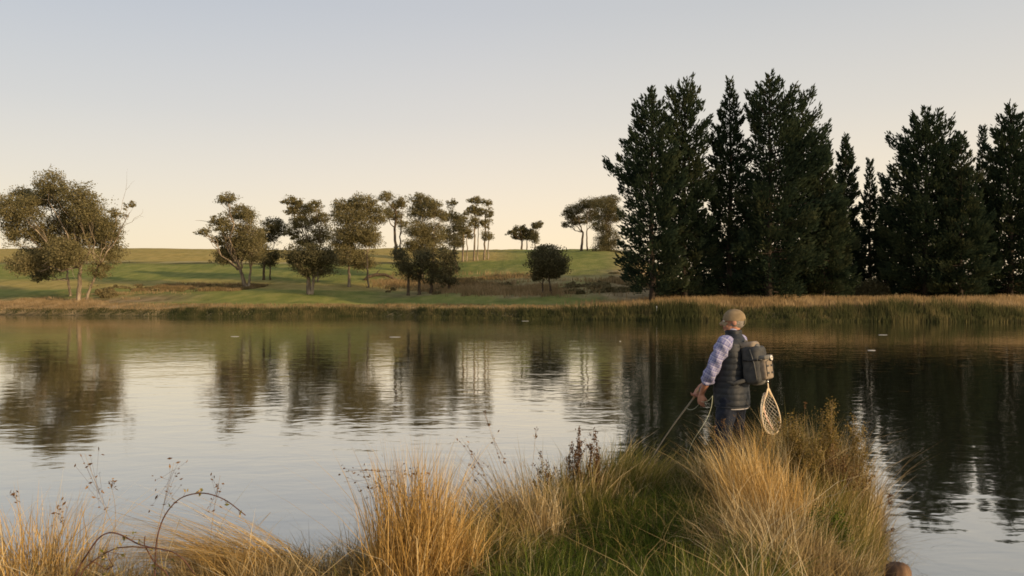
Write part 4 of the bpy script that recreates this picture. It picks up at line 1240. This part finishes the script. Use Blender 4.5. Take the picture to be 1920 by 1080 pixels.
cur = nt.nodes.new('ShaderNodeRGB'); cur.outputs[0].default_value = (.26, .26, .42, 1); cur = cur.outputs[0]
for at_, per, wd_, ph, colr, fc in [('su', .062, .30, 0, (.12, .13, .30), .55), ('sv', .066, .28, .2, (.12, .13, .30), .5), ('su', .031, .14, .3, (.56, .55, .64), .6), ('sv', .033, .14, .1, (.56, .55, .64), .6), ('sv', .066, .06, .7, (.07, .07, .18), .7), ('su', .062, .06, .6, (.07, .07, .18), .6)]:
    s_ = stripe(at_, per, wd_, ph)
    f_ = nt.nodes.new('ShaderNodeMath'); f_.operation = 'MULTIPLY'; f_.inputs[1].default_value = fc; nt.links.new(s_, f_.inputs[0])
    mx = nt.nodes.new('ShaderNodeMix'); mx.data_type = 'RGBA'; nt.links.new(f_.outputs[0], mx.inputs['Factor']); nt.links.new(cur, mx.inputs['A']); mx.inputs['B'].default_value = (*colr, 1)
    cur = mx.outputs['Result']
nt.links.new(cur, b.inputs['Base Color'])

# joints, in the man's own frame: he faces +y, his left is -x
LS_, LE_, LW_ = np.array([-.205, 0, 1.44]), np.array([-.255, .13, 1.125]), np.array([-.155, .275, .905])
RS_, RE_, RW_ = np.array([.205, 0, 1.44]), np.array([.25, .17, 1.14]), np.array([.00, .37, .95])


def hand(w, d, side, curl, up):
    """palm, four unequal fingers with two bends and a thumb, from wrist w pointing along d"""
    d = d / np.linalg.norm(d); up = up - d * np.dot(up, d); up /= np.linalg.norm(up)
    s = np.cross(d, up) * side                       # towards the thumb
    out = []
    for k_ in range(4):
        q = w + s * (.030 - .019 * k_)
        out += chain([w + s * (.012 - .008 * k_) + d * .005, q + d * .045, q + d * .088], [.019, .017, .0125], 8)
    for k_, ln in enumerate([.072, .082, .076, .058]):
        base = w + s * (.033 - .022 * k_) + d * .088
        a1, a2, a3 = curl * .5, curl * 1.25, curl * 1.9
        p_ = [base - d * .01]
        for a_, f_ in zip((a1, a2, a3), (.45, .32, .25)):
            p_.append(p_[-1] + (d * math.cos(a_) + up * math.sin(a_)) * ln * f_ * (1.12 if f_ > .4 else 1))
        out += chain(p_, [.0098, .0092, .0086, .0074], 8)
    tb = w + s * .022 + d * .028
    t1 = tb + (s * .7 + d * .6 + up * .35) * .036; t2 = t1 + (d * .75 + up * .6 + s * .1) * .030; t3 = t2 + (d * .6 + up * .75 - s * .25) * .022
    out += chain([tb, t1, t2, t3], [.016, .0125, .011, .009], 8)
    return out


def headrot(v, yaw=R(26), c=np.array([0, -.005, 1.655])):
    v = np.asarray(v, float) * 1.05
    ca, sa = math.cos(yaw), math.sin(yaw)
    return np.stack([v[:, 0] * ca - v[:, 1] * sa, v[:, 0] * sa + v[:, 1] * ca, v[:, 2]], 1) + c


def hp(part):
    V, Fc, A = part
    return headrot(V), Fc, A


bp_ = []
bp_ += [loft([(.80, .15, .115, 0), (.95, .165, .125, 0), (1.08, .15, .12, .01), (1.25, .165, .12, 0), (1.38, .17, .105, -.01), (1.46, .13, .08, -.01), (1.50, .07, .065, -.01)])]
bp_ += chain([(0, -.015, 1.47), (0, -.01, 1.54), (0, 0, 1.60)], [.066, .060, .058])
for sgn, (S_, E_, W_) in ((-1, (LS_, LE_, LW_)), (1, (RS_, RE_, RW_))):
    bp_ += chain([S_ * np.array([.8, 1, 1]), S_, S_ * .5 + E_ * .5, E_], [.055, .053, .047, .040])
    bp_ += chain([E_, E_ * .65 + W_ * .35, W_], [.040, .042, .027])
LEGS = {-1: [(-.09, 0, .92), (-.125, .05, .52), (-.14, .0, .10)], 1: [(.09, 0, .92), (.12, .03, .52), (.15, -.03, .10)]}
for sgn in (-1, 1):
    h_, k_, a_ = [np.array(q) for q in LEGS[sgn]]
    bp_ += chain([h_, h_ * .5 + k_ * .5, k_, k_ * .6 + a_ * .4, a_], [.088, .074, .053, .054, .037])
    bp_ += chain([a_ + [0, -.03, -.05], a_ + [0, .06, -.055], a_ + [0, .16, -.07]], [.036, .036, .026])
lh_dir = np.array([.10, .16, -.95]); rh_dir = np.array([-.35, .30, -.80])
bp_ += hand(LW_ + lh_dir * .005, lh_dir, 1, .55, np.array([.9, -.1, 0]))
bp_ += hand(RW_ + rh_dir * .005, rh_dir, -1, 1.15, np.array([-.8, .3, 0]))
# head: skull, face, jaw, nose, brow, ears
bp_ += [hp(ell((0, -.012, .028), (.077, .097, .092))), hp(ell((0, .028, -.028), (.060, .070, .088))), hp(ell((0, .048, -.085), (.040, .040, .030))),
        hp(ell((0, -.01, -.05), (.062, .06, .06))), hp(ell((.038, .062, -.035), (.022, .024, .022))), hp(ell((-.038, .062, -.035), (.022, .024, .022))),
        hp(ell((0, .086, .028), (.046, .014, .010)))]
bp_ += [hp(q) for q in chain([(0, .092, .018), (0, .108, -.008), (0, .116, -.026)], [.009, .011, .014], 8)]
bp_ += [hp(ell((.012, .103, -.030), (.009, .010, .008))), hp(ell((-.012, .103, -.030), (.009, .010, .008)))]
for sgn in (-1, 1):
    bp_ += [hp(ell((sgn * .079, -.008, -.004), (.010, .022, .032), rot=('X', R(-12)))), hp(ell((sgn * .072, .0, -.008), (.012, .014, .02)))]
man = remesh('person', bp_, .0052, M_skin, smooth_it=2)
man.location = (MX, MY, MZ); man.rotation_euler = (0, 0, MROT)
tag(man, 'man in tan cap, dark vest and plaid shirt seen from behind, fishing on the bank', 'person')

for sgn in (-1, 1):
    e = link('eye', np_mesh('eye', *hp(ell((sgn * .030, .088, .010), (.012, .010, .0085), 14, 8))[:2]), M_eye, man, True)
    mesh_obj('iris', hp(ell((sgn * .030, .096, .010), (.005, .003, .005), 10, 6)), M_iris, e, True)
mesh_obj('lips', hp(ell((0, .092, -.062), (.024, .010, .007))), M_lips, man, True)
# hair at the back and sides below the cap
V, Fc, A = ell((0, -.016, .015), (.082, .100, .090), 40, 26)
keep = np.array([(V[q][:, 1].mean() < .02) and (-.055 - .02 * (V[q][:, 1].mean() < -.05) < V[q][:, 2].mean() < .05) for q in Fc[0]])
mesh_obj('hair', hp((V + (fbm(V[:, 0] * 90, V[:, 2] * 60 + V[:, 1] * 40, 2, 5) - .5)[:, None] * .006, [Fc[0][keep]], {})), M_hair, man, True)
mesh_obj('eyebrows', join([hp(ell((sgn * .030, .094, .030), (.018, .006, .004), 10, 6)) for sgn in (-1, 1)]), M_hair, man, True)


# cap
def cap_shell(r, lo, thick, seg=44, rings=22):
    V = []; a = np.linspace(0, 2 * math.pi, seg, endpoint=False)
    for i in range(rings + 1):
        t = i / rings * math.pi * .5
        for p in a:
            rr = math.sin(t) ** .86 if t > 0 else 0
            seam = 1 - .012 * math.exp(-((((p + .26) % (math.pi / 3)) - math.pi / 6) / .035) ** 2)
            V.append([rr * math.cos(p) * r[0] * seam, rr * math.sin(p) * r[1] * seam, lo + math.cos(t) * r[2] * seam])
    V = np.array(V); j = np.arange(seg)
    q = np.concatenate([np.stack([i * seg + j, (i + 1) * seg + j, (i + 1) * seg + (j + 1) % seg, i * seg + (j + 1) % seg], 1) for i in range(rings)])
    return V, [q], {}


cv, cf, ca_ = cap_shell((.0890, .111, .106), .022, .003)
cv = np.concatenate([cv, cv[-44:] + np.array([0, 0, -.010])])
k_ = len(cv) - 44; j = np.arange(44)
cf = [np.concatenate([cf[0], np.stack([k_ - 44 + j, k_ + j, k_ + (j + 1) % 44, k_ - 44 + (j + 1) % 44], 1)])]
cv[:, 1] -= .010
cap = mesh_obj('cap', hp((cv, cf, {})), M_cap, man, True)
bv = []
for i in range(9):
    t = i / 8
    for jx in range(17):
        a = -1 + jx / 8
        bv.append([a * .074, .078 + (.058 * t) * (1 - .55 * a * a) - .030 * a * a, .012 - .028 * t * t - .022 * a * a])
bv = np.array(bv); bv2 = bv + np.array([0, 0, -.004]); ii_ = np.arange(9 * 17).reshape(9, 17)
q = np.stack([ii_[:-1, :-1], ii_[:-1, 1:], ii_[1:, 1:], ii_[1:, :-1]], -1).reshape(-1, 4)
mesh_obj('brim', hp((np.concatenate([bv, bv2]), [np.concatenate([q, q[:, ::-1] + 153])], {})), M_cap, cap, True)
mesh_obj('button', hp(ell((0, -.010, .128), (.009, .009, .004), 10, 6)), M_cap, cap, True)
V, Fc, A = ell((0, -.010, .012), (.0925, .1145, .094), 48, 30)
keep = np.array([(V[q][:, 1].mean() < -.075) and (abs(V[q][:, 0].mean()) < .045) and (-.025 < V[q][:, 2].mean() < .036) for q in Fc[0]])
mesh_obj('back_opening', hp((V, [Fc[0][keep]], {})), M_capd, cap, True)


def quilt(co):
    z_ = co[:, 2]
    q = np.abs(np.sin((z_ - .79) / .062 * math.pi)) ** .55
    return .006 * q + fold(9, .006, 3)(co) - .004


vest = remesh('vest', [loft([(.785, .190, .152, .005), (.80, .198, .160, .005), (.90, .198, .166, .012), (1.0, .192, .166, .018), (1.12, .190, .158, .014), (1.25, .196, .148, .004), (1.36, .196, .132, -.006),
                              (1.43, .182, .112, -.012), (1.475, .135, .095, -.014), (1.51, .082, .082, -.010), (1.56, .075, .078, -.004), (1.57, .070, .073, -.004)], 40)], .0075, M_vest, man, 3, quilt)
mesh_obj('hem', tube([(.203 * math.cos(a), .005 + .163 * math.sin(a), .782) for a in np.linspace(0, 2 * math.pi, 40)], .010, 8), M_vest, vest, True)
mesh_obj('shirt_tail', tube([(.185 * math.cos(a), .003 + .148 * math.sin(a), .768) for a in np.linspace(0, 2 * math.pi, 40)], .009, 8), mat('shirt_hem', (.48, .46, .48), .85), man, True)
mesh_obj('shirt_collar', loft([(1.55, .064, .066, -.004), (1.585, .062, .064, 0), (1.592, .058, .06, 0)], 26), mat('collar_cloth', (.42, .42, .56), .85), man, True)

trp = [loft([(.74, .150, .120, 0), (.80, .172, .138, 0), (.88, .176, .142, 0), (.96, .168, .136, 0)])]
for sgn in (-1, 1):
    h_, k_, a_ = [np.array(q) for q in LEGS[sgn]]
    trp += chain([h_ + [0, 0, -.06], h_ * .55 + k_ * .45, k_, k_ * .5 + a_ * .5, a_ + [0, 0, .02]], [.112, .100, .083, .078, .080])
remesh('trousers', trp, .009, M_trouser, man, 3, fold(10, .010, 7))
for sgn in (-1, 1):
    a_ = np.array(LEGS[sgn][2])
    remesh('boot', chain([a_ + [0, 0, .06], a_ + [0, -.01, -.01]], [.060, .056]) + chain([a_ + [0, -.035, -.05], a_ + [0, .07, -.052], a_ + [0, .17, -.065]], [.05, .048, .040]), .008, M_boot, man, 3)


def sleeve(S_, E_, W_, name):
    C_ = E_ * .62 + W_ * .38
    n = 40
    ctl = np.array([S_ * np.array([.55, 1, 1]) + [0, 0, .020], S_ * np.array([.93, 1, 1]) + [0, 0, .006], S_ * .6 + E_ * .4, E_, C_])
    T_ = np.linspace(0, 1, n); tt = [0, .14, .46, .80, 1]
    pp = np.stack([np.interp(T_, tt, ctl[:, i]) for i in range(3)], 1)
    for _ in range(5): pp[1:-1] = (pp[:-2] + 2 * pp[1:-1] + pp[2:]) / 4
    rr = np.interp(T_, [0, .12, .3, .7, .82, .93, .94, 1], [.060, .080, .078, .066, .068, .060, .069, .068])
    V, Fc, _ = tube(pp, rr, 36, False)
    an = np.tile(np.arange(36) / 36, n); tl = np.repeat(T_, 36)
    folds = .008 * np.sin(an * 6.283 * 3 + tl * 26 + 3 * vnoise(tl * 9, an * 3, 4)) * sstep(.05, .3, tl) + .012 * (fbm(an * 7, tl * 13, 3, 9) - .5)
    cen = np.repeat(pp, 36, 0); dirv = V - cen; dirv /= np.linalg.norm(dirv, axis=1)[:, None]
    V = V + dirv * folds[:, None]
    # close the ends inwards so that the sleeve has an edge
    V2 = np.concatenate([V, pp[-1] + (V[-36:] - pp[-1]) * .72 - (pp[-1] - pp[-3]) * .4]); j = np.arange(36); k_ = n * 36
    q = np.concatenate([Fc[0], np.stack([k_ - 36 + j, k_ - 36 + (j + 1) % 36, k_ + (j + 1) % 36, k_ + j], 1)])
    su = np.concatenate([an * .48, np.arange(36) / 36 * .48]); sv = np.concatenate([tl * .45, np.full(36, .45)])
    return link(name, np_mesh(name, V2, [q], {'su': su, 'sv': sv}), M_shirt, man, True)


sleeve(LS_, LE_, LW_, 'shirt_sleeve')
sleeve(RS_, RE_, RW_, 'shirt_sleeve')

# ---- backpack (its own thing, worn by the man)
Mr = Matrix.Translation((MX, MY, MZ)) @ Matrix.Rotation(MROT, 4, 'Z')
M_packg = noise_mat('grey_pack_fabric', [(.3, (.10, .098, .088)), (.7, (.17, .163, .145))], 12, rough=.75, bump=.2)
M_packd = noise_mat('dark_pack_side', [(.3, (.040, .041, .041)), (.7, (.075, .075, .072))], 12, rough=.75, bump=.2)
M_packt = noise_mat('tan_pack_panel', [(.3, (.19, .15, .11)), (.7, (.29, .235, .175))], 12, rough=.7, bump=.2)
M_black = mat('black_plastic', (.012, .012, .012), .4, .5)
M_metal = mat('bright_metal', (.75, .72, .68), .25, .5, .9)
pk = empty('backpack', Mr @ Vector((0, -.325, 1.02)), MROT)
pk.rotation_euler = (R(-7), 0, MROT); pk.scale = (.9, .92, .9); pk.location.z += .012
tag(pk, 'grey sling pack with tan outer pocket worn on the fisherman\'s back', 'backpack')
K = np.array([0, .30, -1.02])


def kp(part):
    V, Fc, A = part
    return V + K, Fc, A


body = remesh('main_bag', [kp(rbox((0, -.235, 1.24), (.30, .20, .42), .05, 4, .12)), kp(ell((0, -.20, 1.40), (.125, .09, .09)))], .008, M_packd, pk, 5, fold(11, .006, 5))
mesh_obj('outer_pocket', kp(rbox((0, -.355, 1.205), (.215, .085, .27), .028, 4, .06)), M_packt, pk, True)
mesh_obj('pocket_flap', kp(rbox((0, -.362, 1.315), (.225, .095, .05), .018, 3)), M_packg, pk, True)
mesh_obj('zip', kp(tube([(-.085, -.400, 1.10), (-.088, -.4015, 1.27), (0, -.4025, 1.285), (.088, -.4015, 1.27), (.085, -.400, 1.10)], .0035, 6)), M_packd, pk, True)
mesh_obj('side_seam', kp(tube([(-.153, -.30, 1.08), (-.150, -.29, 1.25), (-.136, -.25, 1.42)], .006, 6)), M_packg, pk, True)
mesh_obj('top_panel', kp(rbox((0, -.195, 1.470), (.23, .17, .075), .034, 4, .2)), M_packt, pk, True)
mesh_obj('mesh_pocket', kp(ell((0, -.285, 1.43), (.060, .028, .045), 18, 10)), M_packg, pk, True)
mesh_obj('grab_loop', kp(tube([(-.045, -.16, 1.485), (-.03, -.155, 1.52), (.03, -.155, 1.52), (.045, -.16, 1.485)], .009, 8)), M_packg, pk, True)
for sgn in (-1, 1):
    sp_ = [(sgn * .075, -.165, 1.44), (sgn * .095, -.115, 1.492), (sgn * .105, -.03, 1.512), (sgn * .115, .06, 1.488), (sgn * .13, .125, 1.40), (sgn * .15, .150, 1.25), (sgn * .185, .10, 1.10), (sgn * .195, -.05, 1.05), (sgn * .14, -.16, 1.08)]
    V, Fc, A = tube(kp((np.array(sp_), [], {}))[0], .024, 8)
    mesh_obj('shoulder_strap', (V, Fc, A), M_packt if sgn > 0 else M_packd, pk, True)
for x_, z_ in ((-.06, 1.14), (.06, 1.14), (-.06, 1.22), (.06, 1.22)):
    mesh_obj('webbing_loop', kp(rbox((x_, -.402, z_), (.055, .006, .022), .002, 1)), M_packd, pk)
for x_ in (-.10, .10):
    mesh_obj('compression_strap', kp(tube([(x_ * 1.5, -.17, 1.30), (x_ * 1.56, -.25, 1.295), (x_ * 1.3, -.32, 1.30), (x_ * 1.08, -.37, 1.29)], .009, 8)), M_black, pk, True)
    mesh_obj('buckle', kp(rbox((x_ * 1.42, -.31, 1.298), (.014, .036, .028), .004, 2)), M_black, pk, True)
mesh_obj('lower_bag', kp(ell((0, -.25, 1.055), (.13, .085, .05), 24, 12)), M_packg, pk, True)
rl = mesh_obj('tool_reel', kp(tube([(0.035, -.385, 1.30), (0.035, -.402, 1.302), (0.035, -.414, 1.304)], [.034, .035, .031], 20)), M_black, pk, True)
mesh_obj('reel_face', kp(tube([(0.035, -.412, 1.304), (0.035, -.420, 1.305)], [.030, .028], 20)), mat('white_reel_face', (.80, .76, .68), .4), rl, True)
mesh_obj('reel_hub', kp(tube([(0.035, -.418, 1.305), (0.035, -.424, 1.3055)], [.010, .009], 12)), mat('brown_hub', (.20, .11, .06), .5), rl, True)

# ---- landing net hanging from the pack
M_wood = noise_mat('varnished_net_wood', [(.3, (.62, .46, .27)), (.7, (.80, .64, .42))], 20, rough=.4, spec=.5, stretch=(1, 1, .2))
M_net = mat('pale_rubber_net', (.85, .78, .64), .5, .4)
nroot = Vector(Mr @ Vector((.02, -.365, 1.050)))
net = empty('landing_net', nroot)
tag(net, 'pale teardrop landing net hanging below the fisherman\'s pack', 'net')
wd = np.array([.93, .36, 0]); wd /= np.linalg.norm(wd); dn = np.array([.10, 0, -1.]); nd = np.array([-.36, .93, 0])


def teardrop(t):
    """t 0..1 round the hoop, starting and ending at the top"""
    a = t * 2 * math.pi
    h_ = .065 + .465 * (1 - math.cos(a)) / 2 + .0
    w_ = .126 * math.sin(a) * (.5 - .5 * math.cos(a)) ** .55 * 1.18
    return w_, h_


hoop = []
for t in np.linspace(0, 1, 61):
    w_, h_ = teardrop(t)
    if h_ < .12: w_ = w_ + (.010 if t < .5 else -.010) * (1 - (h_ - .065) / .055)
    hoop.append(wd * w_ + dn * h_)
mesh_obj('hoop', tube(hoop, .0062, 8), M_wood, net, True)
mesh_obj('handle', tube([dn * .0 , dn * .03, dn * .06, dn * .10 + wd * .012, dn * .155 + wd * .030], [.006, .008, .0085, .006, .004], 8), M_wood, net, True)
mesh_obj('handle_splice', tube([dn * .06, dn * .10 - wd * .014, dn * .155 - wd * .032], [.0085, .006, .004], 8), M_wood, net, True)
mesh_obj('magnet_clip', tube([dn * -.02, dn * .008], [.011, .011], 12), M_metal, net, True)
mesh_obj('tether', tube([dn * -.075, dn * -.05 + wd * .006, dn * -.015], [.006, .006, .006], 8), M_black, net, True)
NU, NV = 44, 9
gv = []
for i in range(NU + 1):
    t = .09 + .82 * i / NU
    w_, h_ = teardrop(t)
    p0 = wd * w_ + dn * h_
    f = (h_ - .065) / .465
    p1 = wd * (-.022 + .05 * f) + dn * (.10 + .40 * f) + nd * .10 * math.sin(math.pi * min(1, f * .9 + .05))
    for k_ in range(NV):
        s_ = k_ / (NV - 1)
        gv.append(p0 * (1 - s_) + p1 * s_ + nd * .035 * math.sin(math.pi * s_) + wd * .02 * math.sin(math.pi * s_) * (-1 if t < .5 else 1) * -.3)
gv = np.array(gv)
strands = []
for i in range(NU):
    for k_ in range(NV - 1):
        a_ = i * NV + k_
        if (i + k_) % 2 == 0: strands.append((a_, a_ + NV + 1))
        else: strands.append((a_ + 1, a_ + NV))
tp_ = [tube([gv[a_], (gv[a_] + gv[b_]) / 2, gv[b_]], .0021, 4, False) for a_, b_ in strands]
ng = mesh_obj('net_mesh', join([(V, f, {}) for V, f, _ in tp_]), M_net, net)
ng['kind'] = 'stuff'
for f0, sg in ((.2, 1), (.2, -1)):
    fl = [wd * (-.022 + .05 * f + sg * .004) + dn * (.10 + .40 * f) + nd * .10 * math.sin(math.pi * min(1, f * .9 + .05)) for f in np.linspace(.02, .98, 20)]
    mesh_obj('net_seam', tube(fl, .004, 6), mat('pink_seam', (.72, .50, .38), .6), net, True)

# ---- fly rod and line
hold = np.array(Mr @ Vector(tuple(RW_ + rh_dir * .085)))
tip = np.array([(1214 - 960) / F * 10.3, 10.3, .03])
dr = tip - hold; L = np.linalg.norm(dr); dr /= L
rod = empty('fly_rod', hold)
tag(rod, 'thin fly rod held low and pointing down to the water at left', 'fishing rod')
M_rod = mat('rod_blank', (.30, .25, .17), .35, .5)
M_cork = noise_mat('cork', [(.3, (.33, .20, .10)), (.7, (.52, .35, .2))], 60)
mesh_obj('grip', tube([dr * -.12, dr * -.06, dr * .06, dr * .14], [.011, .0135, .0135, .009], 10), M_cork, rod, True)
mesh_obj('reel_seat', tube([dr * -.23, dr * -.12], [.011, .010], 10), M_black, rod, True)
nn = 24
blk = np.stack([dr * s_ for s_ in np.linspace(.13, L, nn)]) + np.array([0, 0, 1]) * (np.sin(np.linspace(0, math.pi, nn)) * .03)[:, None]
mesh_obj('blank', tube(blk, np.linspace(.0085, .0042, nn), 8), M_rod, rod, True)
for i in (3, 7, 11, 14, 17, 20, 22):
    g_ = blk[i]
    mesh_obj('line_guide', tube([g_ + dr * -.012, g_ + np.array([0, 0, -.016]), g_ + dr * .012], .0018, 5), M_metal, rod, True)
side_ = np.cross(dr, [0, 0, 1]); side_ /= np.linalg.norm(side_)
rc = dr * -.17 + np.array([0, 0, -.045])
ry_ = mesh_obj('reel', tube([rc - side_ * .016, rc + side_ * .016], [.040, .040], 22), M_black, rod, True)
mesh_obj('spool', tube([rc + side_ * .0165, rc + side_ * .024], [.032, .030], 22), M_metal, ry_, True)
M_line = mat('fly_line', (.45, .46, .30), .5, .3)
lp = [P(a, b_, d) for a, b_, d in [(1336, 742, 8.0), (1335, 760, 7.96), (1328, 782, 7.95), (1313, 806, 7.95), (1299, 826, 8.0), (1290, 850, 8.05), (1288, 868, 8.1), (1294, 890, 8.2), (1303, 912, 8.3)]]
lp = np.array(lp) - hold
T_ = np.linspace(0, 1, 50); tt = np.linspace(0, 1, len(lp)); lp = np.stack([np.interp(T_, tt, lp[:, i]) for i in range(3)], 1)
for _ in range(8): lp[1:-1] = (lp[:-2] + 2 * lp[1:-1] + lp[2:]) / 4
mesh_obj('line', tube(lp, .0026, 6), M_line, rod, True)
lh = np.array(Mr @ Vector(tuple(LW_ + lh_dir * .09))) - hold
mesh_obj('line', tube(curve_pts(blk[3] , lh, 10, (0, 0, -.05)), .0022, 5), M_line, rod, True)
mesh_obj('line', tube(curve_pts(lh, lp[0], 10, (0, 0, -.03)), .0028, 5), M_line, rod, True)
